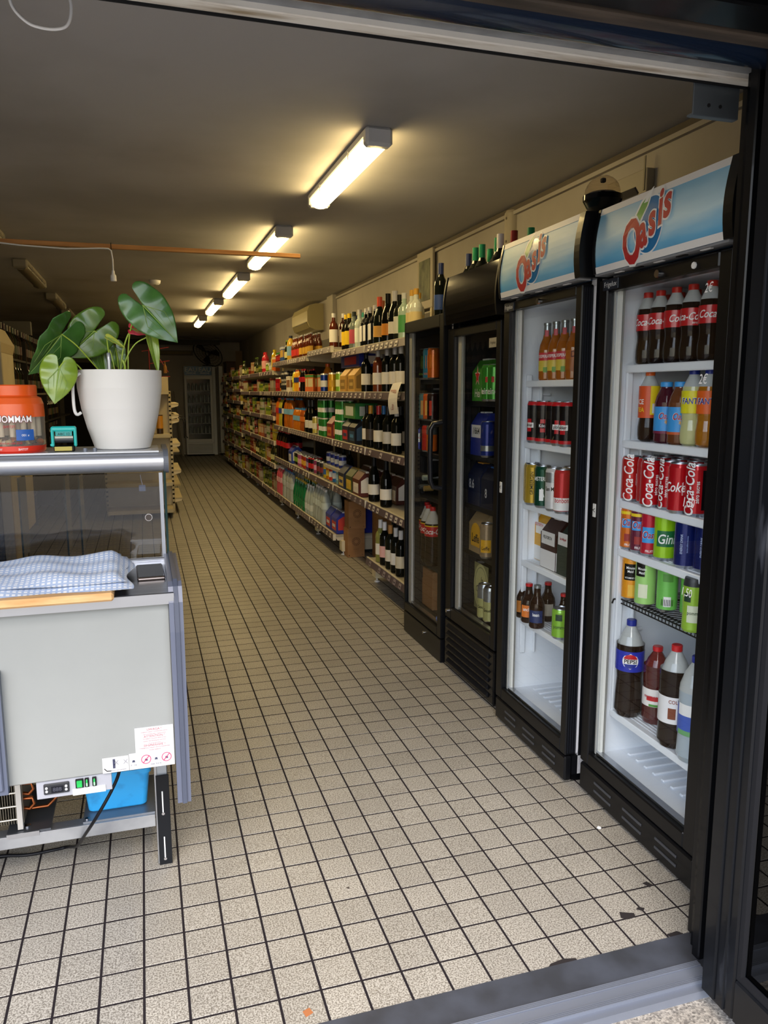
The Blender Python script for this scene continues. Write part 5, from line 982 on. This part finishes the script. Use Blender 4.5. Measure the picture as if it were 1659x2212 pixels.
for k,y in enumerate((.585,.52,.445,.37,.30,.225)): (at(p0,1.60,y,1.4825,'cola bottle in the second row, top shelf of near fridge','bottle',0,'second row cola bottles') if k==0 else dup(p0,(1.60,y,1.4825),R.uniform(0,6),'cola bottle in the second row, top shelf of near fridge','second row cola bottles'))
z=1.2405
o=pet05(M('241208',.08,0,.6),OR,M('d8501c',.35),[('ICE',.125,.022,WT,BA-.9,False,.0337),('TEA',.10,.02,YL,BA-.9,False,.0337)],'tea_bottle',lz=(.075,.175),extra=[(.0334,.085,.175,YL,BA+.1,BA+1.1),(.0336,.09,.12,WT,BA+.3,BA+1.0)]); at(o,1.505,.521,z,'iced tea bottle with yellow and orange label and orange cap','bottle')
for y,x,c,cm_,lb in ((.438,1.505,'4a1420',BL2,'purple fruit drink bottle with blue cap and blue label'),(.372,1.505,'6a3a1c',BL2,'brown peach drink bottle with blue cap, beside the purple one'),(.455,1.585,'5c2a14',OR,'amber drink bottle with orange cap in second row, left'),(.375,1.585,'3a1412',OR,'dark drink bottle with orange cap in second row, right')):
    o=lathe_item('soda_bottle','bottle',[(0,.004,M(c,.08,0,.6)),(.028,0),(.033,.006),(.033,.03),(.0315,.05),(.033,.06),(.033,.125),(.028,.145),(.018,.168),(.0165,.178),(0,.178)],None,(.0188,.172,.187,cm_),lab=[(.0336,.038,.112,BL2,*FULL),(.0338,.030,.038,M('c85a28' if c!='4a1420' else '7a2040',.4),*FULL)],txt=[('Oasis',.083,.030,WT,BA,False,.0340,.7,.3),('Oasis',.083,.028,RED,BA,False,.0343,.7,.3),('*',.06,.03,M('e8a42c'),BA+.1,False,.0341)])
    at(o,x,y,z,lb,'bottle')
FY=M('c6c48a',.08,0,.5); FO=M('a86a14',.08,0,.5)
o=pet05(FY,NV,M('e8dc20',.35),[('FANTA',.130,.026,WT,BA-.2,False,.0338,.8,.1),('FANTA',.1295,.0235,NV,BA-.2,False,.0342,.8,.1)],lz=(.095,.16)); at(o,1.505,.314,z,'pale lemon soda bottle with yellow label and dark blue cap','bottle')
o=pet05(FO,NV,OR,[('FANTA',.130,.026,WT,BA-.2,False,.0338,.8,.1),('FANTA',.1295,.0235,NV,BA-.2,False,.0342,.8,.1)],lz=(.095,.16)); at(o,1.505,.247,z,'orange soda bottle with orange label and dark blue cap','bottle')
def can(R_,h,bands,txt=(),lab=(),n=28):
    pr=[(0,.004,ALU),(R_*.75,.001),(R_*.8,0),(R_,.010)]; pr+= [(R_,z_,m_) for z_,m_ in bands]; pr[3]=(R_,.010,bands[0][1])
    pr+=[(R_,h-.014,bands[-1][1]),(R_*.88,h-.003,ALU),(R_*.86,h),(R_*.82,h-.004),(0,h-.004)]
    o=MB().lathe(pr,n=n).build('drink_can',None,(0,0,-5)); m=MB()
    for l in lab: m.lathe([(l[0],l[1]),(l[0],l[2])],n=max(4,int((l[5]-l[4])*5.2)),mat=l[3],a0=l[4],a1=l[5])
    for s in txt: m.text(s[0],(CYLV if s[5] else CYL)(R_+s[6],s[4],s[1]),s[2],s[3],s[7] if len(s)>7 else .85,s[8] if len(s)>8 else 0,.012)
    if lab or txt: m.build('print',o)
    MB().box(-.008,.008,-.011,.006,h-.004,h-.0025,CHR).build('pull_tab',o); return o
CM=M('c0121d',.22,.3,.3); BK=M('0c0c0e',.25,0,.3)
z=1.0405
for k,(y,x,a) in enumerate(((.575,1.49,BA-.25),(.505,1.50,BA+.5),(.445,1.47,BA-.2),(.378,1.49,BA-1.1),(.317,1.475,BA-.5),(.252,1.485,BA-.7))):
    zr=k in(2,3,5)
    o=can(.0315,.150,[(.02,CM)],[('Coca-Cola' if k!=4 else 'Coke',.078,.046 if k!=4 else .04,WT,a,True if k!=4 else False,.0009,.78,.25)]+([('zéro sucres',.072,.016,WT,a+.75,True,.0009)] if zr else [('GOÛT ORIGINAL',.075,.006,WT,a+.8,True,.0009)]),[(.0318,.02,.135,BK,a+1.15,a+1.6)] if zr else [])
    at(o,x,y,z,'%s tall red cola can on the third shelf of the near fridge'%('leftmost','second','third','fourth','fifth','rightmost')[k],'can')
o=can(.0315,.150,[(.02,CM)])
for k in range(10):
    loc=(1.565+(k//5)*.066,.58-(k%5)*.075,z); la='red cola can in the back rows, third shelf of the near fridge'
    at(o,*loc,la,'can',0,'back row red cola cans') if k==0 else dup(o,loc,R.uniform(0,6),la,'back row red cola cans')
z=.8785
SP=[('d8701c',.575,'orange fruit drink can on the left of the fourth shelf'),('6a1c38',.519,'purple fruit drink can on the fourth shelf'),('c01c34',.463,'red fruit drink can on the fourth shelf')]
for c,y,lb in SP:
    m_=M(c,.25,.2,.3); o=can(.0275,.145,[(.02,m_)],[('Oasis',.092 if c!='c01c34' else .07,.034,WT,BA,False,.0010,.7,.3),('Oasis',.092 if c!='c01c34' else .07,.031,RED,BA,False,.0014,.7,.3),('SPIDER' if 0 else 'FRUIT',.018,.011,WT,BA,False,.001)],[(.0279,.075,.105,BL2,BA-.9,BA+.9),(.0281,.120,.130,YL,BA-1.2,BA+1.2),(.0280,.03,.055,M('9a2420',.4),BA-.5,BA+.6)] if c!='c01c34' else [(.0279,.045,.095,BL2,BA-.9,BA+.9)]); at(o,1.49,y,z,lb,'can')
LMG=M('9fd01c',.25,.2,.3); DGN=M('1d6a3c',.35)
o=can(.033,.152,[(.02,LMG)],[('Gini',.068,.042,WT,BA+.1,False,.0018,.8,.2)],[(.0334,.045,.095,DGN,BA-.8,BA+.9)]); at(o,1.50,.400,z,'lime green can with dark green round emblem','can')
o=can(.031,.145,[(.02,M('6cae34',.3,.2,.3))],[('7 pomme',.11,.016,WT,BA,False,.001)],[(.0314,.03,.075,M('b8dc50',.4),BA-.6,BA+.5),(.0316,.035,.06,OR,BA+.6,BA+1.1)]); at(o,1.53,.343,z,'green can with apple picture','can')
for k,(y,x) in enumerate(((.29,1.49),(.228,1.51))):
    o=can(.033,.150,[(.02,M('16246a',.22,.4,.4))],[('ORANGINA' if 0 else 'ENERGY DRINK',.075,.010,M('b8c4e0'),BA-.4,True,.001),('taurine caféine vitamines',.075,.006,M('8fa4d8'),BA+.1,True,.001)],[]); at(o,x,y,z,('dark blue can with fine print','second dark blue can at the right edge')[k],'can')
z=.7105
MN=M('e8981c',.28,.1,.3); AG=M('a5d878',.28,.1,.3)
o=can(.031,.148,[(.02,MN)],[('Minute',.112,.012,WT,BA-.1,False,.0012),('Maid',.10,.012,WT,BA-.1,False,.0012),('VITAMINE C',.078,.008,WT,BA-.1,False,.0012)],[(.0314,.07,.125,BK,BA-.8,BA+.5),(.0315,.015,.055,M('e8b43c',.4),BA-.3,BA+.9)]); at(o,1.495,.555,z,'orange juice can with black panel on the wire shelf','can')
o=can(.033,.160,[(.02,AG)],[('Minute',.125,.012,WT,BA-.4,False,.0012),('Maid',.112,.012,WT,BA-.4,False,.0012)],[(.0334,.10,.145,BK,BA-1.1,BA-.1),(.0335,.03,.075,M('e6e8c8',.4),BA-.7,BA+.2)]); at(o,1.495,.478,z,'pale green apple juice can with black panel','can')
for k,(y,x) in enumerate(((.400,1.52),(.337,1.56),(.30,1.60))):
    o=can(.032,.148,[(.02,M('78c85c',.28,.1,.3))],[('||||||||',.035,.022,BLK,BA,False,.0014)],[(.0324,.02,.052,WT,BA-.35,BA+.35),(.0324,.10,.125,M('5a9a40',.4),BA-.5,BA+.5)]); at(o,x,y,z,('light green can showing its barcode, nearest the wire edge','light green can behind, barcode turned forward','light green can farthest back on the wire shelf')[k],'can')
o=lathe_item('drink_can','can',[(0,0,M('9ac43c',.28,.1,.3)),(.026,.0),(.030,.008),(.0285,.05),(.030,.10),(.030,.135,M('2a2c30',.4)),(.028,.150),(.026,.158),(0,.158)],None,None,lab=[(.0308,.03,.08,M('d8dcc0',.4),BA-.6,BA+.6),(.0312,.09,.115,M('1d3a2c',.4),BA-1.0,BA-.3)],txt=[('pomme',.058,.014,M('2a4a20'),BA,False,.0312)]); at(o,1.46,.205,z,'green ribbed can with black top at the right of the wire shelf','can')
z=.3085
PB=M('1f2fa8',.3); 
def big(col,air,capm,lz,lm,lb,x,y,txt,h=.335,R_=.046,extra=(),name='soda_bottle',fill=.22):
    o=lathe_item(name,'bottle',[(0,.006,col),(.022,0),(.038,.004),(R_,.022),(R_*.97,.07),(R_*.90,h*.40),(R_*.98,h*.52),(R_,h*.60),(R_,fill,air),(R_*.96,h*.73),(R_*.70,h*.84),(R_*.34,h*.93),(.0145,h*.955),(0,h*.955)],None,(.0165,h*.94,h,capm),lab=[(R_+.0006,lz[0],lz[1],lm,*FULL)]+list(extra),txt=txt,n=28); return at(o,x,y,z,lb,'bottle')
big(COLA,CLR,NV,(.165,.235),PB,'big cola bottle with blue label, round emblem and blue cap',1.495,.540,[('PEPSI',.2015,.019,BK,BA+.05,False,.0482,1.0,0)],extra=[], fill=.255)
m=MB(); cdisc(m,.0468,BA+.05,.202,.027,WT); cdisc(m,.0472,BA+.05,.202,.0245,CR,.32,1); cdisc(m,.0472,BA+.05,.202,.0245,NV,-1,-.38); m.build('emblem',C.objects[[o.name for o in C.objects if o.get('label','').startswith('big cola bottle with blue label')][0]])
big(M('4a0f12',.08,0,.6),M('6a2420',.1,0,.4),CR,(.065,.125),M('ece6e0',.4),'red fruit juice bottle with berry label and red cap',1.545,.462,[('FRUITS ROUGES',.098,.011,RED,BA-.1,False,.0445,.9)],h=.262,R_=.042,extra=[(.0431,.085,.10,CR,BA-.7,BA+.2),(.0430,.066,.074,GRN,BA-.5,BA+.9)],fill=.2)
big(COLA,CLR,CR,(.085,.17),M('ece9e8',.4),'cola bottle with white label showing a glass, red cap',1.490,.300,[('COLA',.155,.016,M('8a3a20'),BA,False,.0475)],h=.325,extra=[(.0468,.10,.135,M('7a3a1c',.3),BA-.4,BA+.1)],fill=.25)
big(M('a8b4bc',.06,0,.5),CLR,NV,(.09,.18),M('3c5cb8',.35),'clear water bottle with blue and white label at the right',1.480,.195,[('eau',.16,.03,WT,BA-.6,False,.0475)],h=.325,extra=[(.0468,.15,.185,WT,BA-1.2,BA),(.0468,.09,.105,M('6aa86a',.4),BA-1.2,BA+1)])
big(M('5c4a3c',.08,0,.5),CLR,M('50585c',.4),(.12,.19),M('8fb0d0',.35),'dim plastic bottle behind the two right bottles of the lowest shelf',1.60,.24,[],h=.31)
# ---- second fridge
AMB=M('a35a14',.06,0,.6); SIL=M('aab0b2',.25,.8)
z=1.4405
for k,(y,x) in enumerate(((1.120,1.465),(1.052,1.465),(.988,1.465),(.920,1.465))):
    o=lathe_item('beer_bottle','bottle',[(0,.004,AMB),(.026,0),(.030,.006),(.030,.115),(.0265,.135),(.0165,.160),(.0145,.172,SIL),(.0125,.21),(.0135,.212),(.0135,.214),(0,.214)],None,(.0145,.208,.218,SIL),lab=[(.0306,.075,.105,M('c83038' if k<3 else 'b8651a',.4),BA-1.2,BA+1.2),(.0305,.035,.075,M('d8c04a' if k<3 else 'a85f18',.4),BA-1.2,BA+1.2),(.0307,.03,.05,M('6a9a2c' if k<3 else 'a35a14',.4),BA-.3,BA+.9),(.0155,.165,.19,M('c8505a',.4),BA-.5,BA+.5)],txt=[('DESPERADOS',.09,.016,WT,BA,False,.0311,.7)] if k<3 else [('D',.09,.03,M('6a2c0c'),BA,False,.0311)])
    at(o,x,y,z,'%s amber beer bottle with silver neck in the second fridge'%('leftmost','second','third','rightmost')[k],'bottle')
z=1.1965; KR_=M('1a1416',.2,.4,.3)
for k,(y,x,a) in enumerate(((1.178,1.455,BA-.7),(1.112,1.455,BA+.1),(1.050,1.465,BA+1),(.990,1.455,BA-.1),(.930,1.455,BA-.5))):
    o=can(.032,.165,[(.02,CR),(.022,KR_),(.148,CR)],[('König' if k==1 else 'pibler',.070,.017,WT if k==1 else BK,a,False,.0016)],[(.0326,.060,.080,BK if k==1 else WT,a-.65,a+.65),(.0325,.045,.095,CR,a-.35,a+.35),(.0324,.01,.022,CR,-PI,PI)]); at(o,x,y,z,'%s tall black can with red ends on the second shelf'%('leftmost','second','third','fourth','rightmost')[k],'can')
for k in range(4): at(can(.032,.165,[(.02,CR),(.022,KR_),(.148,CR)]),1.525,1.16-k*.07,z,'black and red can in the rear row, second fridge','can',0,'rear row black and red cans')
z=.9465
GO=M('c9a536',.22,.5,.3); GRD=M('0f4a34',.22,.4,.3)
for k,(y,x,bm,tx,lb) in enumerate(((1.22,1.47,GO,'','gold can half hidden at the far left of the third shelf'),(1.172,1.45,GO,'GRIMBERGEN','gold beer can with dark vertical name'),(1.090,1.45,GRD,'AMSTERDAM','dark green beer can with white ship'),(1.005,1.45,M('d9d8d6',.25,.3,.3),'San Miguel','white beer can beside the red one'),(.940,1.45,M('c8202c',.25,.3,.3),'bonbon','red and white can at the right of the third shelf'),(1.02,1.53,M('b8954a',.25,.5),'','tan can in the rear row of the third shelf'),(.945,1.53,M('9ba0a2',.25,.6),'','silver can in the rear row of the third shelf'))):
    ex=[(.0336,.03,.075,WT,BA-.3,BA+.2),(.0336,.0,.0001,WT,0,.1)] if tx=='AMSTERDAM' else ([(.0336,.012,.06,WT,BA-1.2,BA+1.2)] if tx=='bonbon' else ([(.0336,.11,.148,SIL,BA-1.2,BA+1.2)] if tx=='San Miguel' else []))
    ts=[] if not tx else ([(tx,.09,.018,BK,BA,True,.0012)] if tx[0]=='G' else [(tx,.115 if tx[0]=='A' else (.05 if tx[0]=='b' else .085),.022 if tx[0]!='b' else .026,WT if tx[0]=='A' else (CR if tx[0]=='b' else BK),BA,False,.0012,.72)])
    if tx=='AMSTERDAM': ts.append(('A',.06,.05,WT,BA,False,.0012,.6))
    at(can(.033,.166,[(.02,bm)],ts,ex),x,y,z,lb,'can')
def pack(label,x,y,z,col,c2,dims=(.12,.19,.20),txt=(),low=None,rz=0,peak=True,lbl=None):
    dx,dy,h=dims; t=thing('drinks_pack',label,'pack',(x,y,z),rz); m1=M(col,.45,0,.15)
    MB().prism([(0,0),(dx,0),(dx,h*.72),(dx*.62,h),(dx*.38,h),(0,h*.72)] if peak else [(0,0),(dx,0),(dx,h),(0,h)],0,dy,m1,'y').build('carton',t)
    m=MB(); 
    if low: m.box(-.0008,0,0.002,dy-.002,.002,h*low,M(c2,.45)).box(.002,dx-.002,-.0008,0,.002,h*low,M(c2,.45))
    if lbl:
        for yb in (dy*.08,): m.box(-.0012,0,yb,dy*.92,lbl[0]*h,lbl[1]*h,M(c2 if not lbl[2] else lbl[2],.45))
        m.box(dx*.1,dx*.9,-.0012,0,lbl[0]*h,lbl[1]*h,M(c2 if not lbl[2] else lbl[2],.45))
    for s,u,v,sz,mt,face in txt: m.text(s,(FX(u,v,-.0022) if face=='x' else XZ(u,v,-.0022)),sz,mt,.8,0,.01)
    m.build('print',t); MB().box(dx*.3,dx*.7,dy*.3,dy*.7,h-.001,h+.006,M(c2,.5),.002).build('handle',t); return t
z=.7065
pack('yellow and white beer pack at the left of the fourth shelf',1.50,1.08,z,'d8a020','e8e6e2',(.10,.16,.205),[('PELFORTH',.12,.15,.018,CR,'x')],.30,lbl=(.55,.78,'ece8e0'))
pack('dark brown and white beer pack in front on the fourth shelf',1.455,.985,z,'32120e','e6e3e0',(.12,.12,.195),[('PELFORTH',.062,.125,.018,BK,'x'),('PELFORTH',.05,.11,.016,BK,'y')],.38,lbl=(.50,.76,'dedad4'))
pack('dark green beer pack with white corner label',1.455,.880,z,'27352c','e6e4e0',(.12,.095,.185),[('San Miguel',.05,.14,.014,RED,'x')],None,lbl=(.62,.88,'e2dfda'))
z=.4575; BRN=M('24100a',.08,0,.6)
for k,(y,x,cm_,lm,tx,lb) in enumerate(((1.245,1.455,CR,'d88a3c','','leftmost small brown bottle with red cap'),(1.170,1.445,CR,'e07a2c','anché','small brown bottle with orange label'),(1.165,1.53,CR,'b8b0a0','','small brown bottle in the rear, red cap'),(1.090,1.440,SIL,'1d2f60','leen','larger brown bottle with navy label and silver cap'),(.985,1.500,CR,'b89a30','','small brown bottle with mustard label behind the green can'))):
    s=1.08 if k==3 else 1; o=lathe_item('beer_bottle','bottle',[(0,.004,BRN),(.028,0),(.0315,.006),(.0315,.08*s),(.029,.095*s),(.016,.12*s),(.0135,.135*s),(.0135,.158*s),(0,.158*s)],None,(.0148,.15*s,.162*s,cm_),lab=[(.0321,.025,.075,M(lm,.4),BA-.9,BA+.9)],txt=[(tx,.058,.02,WT,BA,False,.0327)] if tx else []); at(o,x,y,z,lb,'bottle')
at(can(.033,.120,[(.02,M('8fc83c',.25,.2,.3))],[('pomme',.05,.02,M('2a4a20'),BA,False,.001)],[(.0334,.075,.10,M('24402a',.4),BA-.5,BA+.3)]),1.46,.940,z,'lime green can at the right among the brown bottles','can')
# ---- black louvred fridge
z=1.3535; HG='3f8f2c'
t=pack('green beer pack with big red star',1.475,1.70,z,HG,'e8e8e6',(.10,.15,.19),[('Hei',.085,.035,.055,WT,'x')],None); 
st=MB(); v=[]
for k in range(10): a=PI/2+k*PI/5; r=.042 if k%2==0 else .017; v.append((-.0028,.085-r*math.cos(a)*.62,.115+r*math.sin(a)))
st.add([(a,(b-.085)*1.22+.085,(c-.115)*1.22+.115) for a,b,c in v],[tuple(range(10))],WT); st.add([(-.0034,b,c) for a,b,c in v],[tuple(range(10))],M('c8281e',.4)); st.build('star',t)
for k,y in enumerate((1.665,1.60)): at(can(.033,.165,[(.02,M('3f9a34',.2,.4,.4))],[('Heineken',.045,.04,WT,BA+.2,False,.001,.8)],[(.0334,.085,.11,M('c8281e',.4),BA-.3,BA+.1)]),1.475,y,z,('green beer can beside the star pack','second green beer can at the right of the star pack')[k],'can')
z=1.0965
pack('blue beer pack with white round emblem',1.475,1.72,z,'22308a','e8e8ea',(.10,.14,.20),[('1664',.07,.115,.045,BK,'x')],None,lbl=(.42,.72,'dcdce2'))
at(can(.033,.166,[(.02,M('22368c',.2,.4,.4)),(.03,SIL),(.055,M('22368c',.2,.4,.4))]),1.475,1.665,z,'tall blue can beside the blue pack','can')
t=thing('price_tag','plain white card leaning inside the black fridge, upper','card',(1.55,1.852,z)); MB().box(-.05,.05,0,.002,0,.16,M('a9a8b4',.5)).build('card',t)
z=.8545
pack('dark blue beer pack with glass picture and red tops',1.475,1.74,z,'18203c','c8923a',(.10,.14,.20),[('8.6',.095,.10,.062,M('c8ccd4'),'x')],None); 
MB().box(-.0025,-.0022,.012,.05,.03,.11,M('b87a2a',.4)).box(-.0027,-.0025,.012,.05,.11,.125,WT).build('glass_picture',bpy.context.scene.collection.objects[-1] if 0 else t) if 0 else None
pack('second dark blue beer pack at the right',1.475,1.60,z,'141a30','3a68a8',(.10,.13,.19),[('8',.07,.07,.06,M('c8ccd4'),'x')],None)
t=thing('price_tag','plain white card leaning inside the black fridge, lower','card',(1.55,1.852,z)); MB().box(-.05,.05,0,.002,0,.14,M('a9a8b4',.5)).build('card',t)
z=.6235
t=pack('tan beer pack with arched yellow emblem',1.475,1.70,z,'9c855f','e2ab22',(.11,.16,.195),[],None); a=MB(); q=[(-.0014,.135,.03),(-.0014,.02,.03)]+[(-.0014,.078-.057*math.cos(k*PI/12),.085+.062*math.sin(k*PI/12)) for k in range(13)][::-1]; a.add([q[0],q[1]]+q[2:][::-1] if 0 else [q[0],q[1]]+[(x,y_,z_) for x,y_,z_ in sorted(q[2:],key=lambda p:p[1])],[tuple(range(15))],M('e2ab22',.4)); a.text('Leffe',FX(.078,.07,-.003),.058,BK,.75,0,.012); a.build('emblem',t)
at(can(.033,.166,[(.02,M('a89272',.25,.4))],[('Leffe',.05,.024,BK,BA,False,.0012)],[(.0334,.03,.09,M('e2ab22',.4),BA-.8,BA+.8)]),1.475,1.652,z,'tan beer can with yellow label','can')
z=.3365
t=thing('drinks_pack','pack with a large pale oval label','pack',(1.50,1.66,z)); MB().box(0,.1,0,.18,0,.16,M('5c5a3c',.5),.003).build('carton',t); n=28
ov=[(-.0015,.10-.085*math.cos(a*2*PI/n),.115+.115*math.sin(a*2*PI/n)) for a in range(n)]; MB().add(ov,[tuple(range(n))],M('cfc98a',.45)).add([(-.002,.10-(.072)*math.cos(a*2*PI/n),.115+.10*math.sin(a*2*PI/n)) for a in range(n)]+[(-.002,.10-(.069)*math.cos(a*2*PI/n),.115+.097*math.sin(a*2*PI/n)) for a in range(n)],[(a,(a+1)%n,n+(a+1)%n,n+a) for a in range(n)],M('4a4a34')).text('la',FX(.09,.15,-.0025),.05,BK,.8,.2).text('Goudale',FX(.095,.10,-.0025),.045,BK,.8,.1).box(-.001,0,.02,.18,.0,.23,M('8f8b5c',.5)).build('oval_label',t)
for k,(y,x) in enumerate(((1.64,1.462),(1.575,1.462))): at(can(.033,.166,[(.02,M('b9b878',.3,.3)),(.10,SIL)],[('Goudale',.06,.02,BK,BA,False,.001)]),x,y,z,('pale green and silver can left of its pair','pale green and silver can right of its pair')[k],'can')
# ---- lower black fridge
z=1.4615
for k,(y,c,l,tx,lb) in enumerate(((2.50,'121212','5a7a1c','MONSTER','black energy can with green claw mark'),(2.43,'2f7fa8','e0762c','ROSSED','blue energy can with orange mark'),(2.36,'c8641c','e8a03c','','orange energy can at the right'))):
    at(can(.033,.168,[(.02,M(c,.22,.3,.4))],[(tx,.03,.015,M(l),BA,False,.001)] if tx else [],[(.0334,.06,.13,M(l,.4),BA-.35+q*.3,BA-.28+q*.3) for q in range(3)]),1.47,y,z,lb,'can')
z=1.2375
for k,(y,c,l,lb) in enumerate(((2.515,'5a8088','c8a060','teal patterned can with a short neck'),(2.445,'d8662c','e8b45c','orange can with dripping pattern'),(2.38,'2a1414','c83c28','dark red can at the right edge'))): at(can(.031,.150,[(.02,M(c,.25,.2,.3))],[],[(.0314,.03,.11,M(l,.4),BA-.4,BA+.1)]),1.475,y,z,lb,'can')
z=1.0635
at(can(.0265,.135,[(.02,M('26358c',.22,.5)),(.05,SIL),(.10,M('26358c',.22,.5))],[('Red Bull',.075,.012,CR,BA,False,.001)]),1.46,2.555,z,'slim blue and silver energy can','can')
at(can(.031,.150,[(.02,M('c8382c',.25,.2,.3))]),1.475,2.46,z,'plain red can in the lower black fridge','can'); at(can(.031,.150,[(.02,M('e8762c',.25,.2,.3)),(.1,SIL)]),1.475,2.39,z,'plain orange can in the lower black fridge','can')
z=.8215
for k,(y,zz,cc) in enumerate(((2.52,.036,SIL),(2.44,.036,M('b89a5a',.3,.4)),(2.46,.095,M('b8c8c0',.3,.3)))):
    t=thing('wine_bottle','lying bottle with %s neck in the lower black fridge'%('silver','gold','pale green')[k],'bottle',(1.45,y,z+zz+.001)); MB().lathe([(.0145,.0),(.0145,.05),(.034,.10),(.0355,.12),(.0355,.28),(0,.28)],n=16,mat=M('10160f',.1,0,.5),axis='x').build('body',t); MB().lathe([(0,-.001),(.0155,-.001),(.0155,.055)],n=14,mat=cc,axis='x').build('capsule',t)
z=.4385
for k,(y,x) in enumerate(((2.525,1.50),(2.43,1.475),(2.335,1.465))):
    o=lathe_item('soda_bottle','bottle',[(0,.006,COLA),(.022,0),(.038,.004),(.046,.022),(.0445,.07),(.041,.13),(.045,.17),(.046,.22),(.044,.24,CLR),(.033,.27),(.017,.305),(.0145,.315),(0,.315)],None,(.0165,.308,.330,CR),lab=[(.0466,.17,.225,CR,*FULL),(.0468,.225,.231,YL,*FULL)],txt=[('Coca-Cola',.197,.042,WT,BA-.1+.2*k,False,.0474,.8,.35)],n=24); at(o,x,y,z,'%s big cola bottle in the lower black fridge'%('left','middle','right')[k],'bottle')
carton(1.475,2.36,.1515,'brown wine carton on the floor of the lower black fridge',.15,.17,.24)
# ---- bottles standing on the black fridges
def wineb(x,y,z,cap,lab,lb,body='0c100c'):
    p,c,_=proto('wine',body,cap,lab,True); o=put(p,x,y,z,lb,'bottle',None); 
    if 'group' in o: del o['group']
    return o
wineb(1.55,2.47,1.783,'1d2c5c','1d3a78','tall dark bottle with blue label standing on the low fridge'); wineb(1.58,2.16,1.783,'1d2c5c','1d3a78','blue-labelled dark bottle half hidden beside the curved header')
for k,(x,y,c) in enumerate(((1.505,1.905,'1d8a5c'),(1.585,1.915,'1d8a5c'),(1.50,1.82,'1d8a5c'),(1.54,1.735,'1d8a5c'),(1.50,1.655,'1d8a5c'),(1.475,1.575,'d8d6d2'),(1.50,1.495,'8a1c1c'),(1.54,1.42,'1d8a5c'))):
    wineb(x,y,1.766,c,'e0dccc' if k<5 else 'd8d0c0',('dark bottle with green neck, first on the curved-header fridge','second green-necked bottle, set back','third green-necked bottle, in front','fourth green-necked bottle, on the curved-header fridge','fifth green-necked bottle, on the curved-header fridge','bottle with white neck on the curved-header fridge','bottle with dark red neck on the curved-header fridge','last green-necked bottle, beside the cable duct')[k])
spare=[o for o in C.objects if o.parent is None and o.location.z<-4]
for o in [c for r in spare for c in r.children]+spare: bpy.data.objects.remove(o)
for o in C.objects:
    for k in ('d','w'):
        if k in o: del o[k]
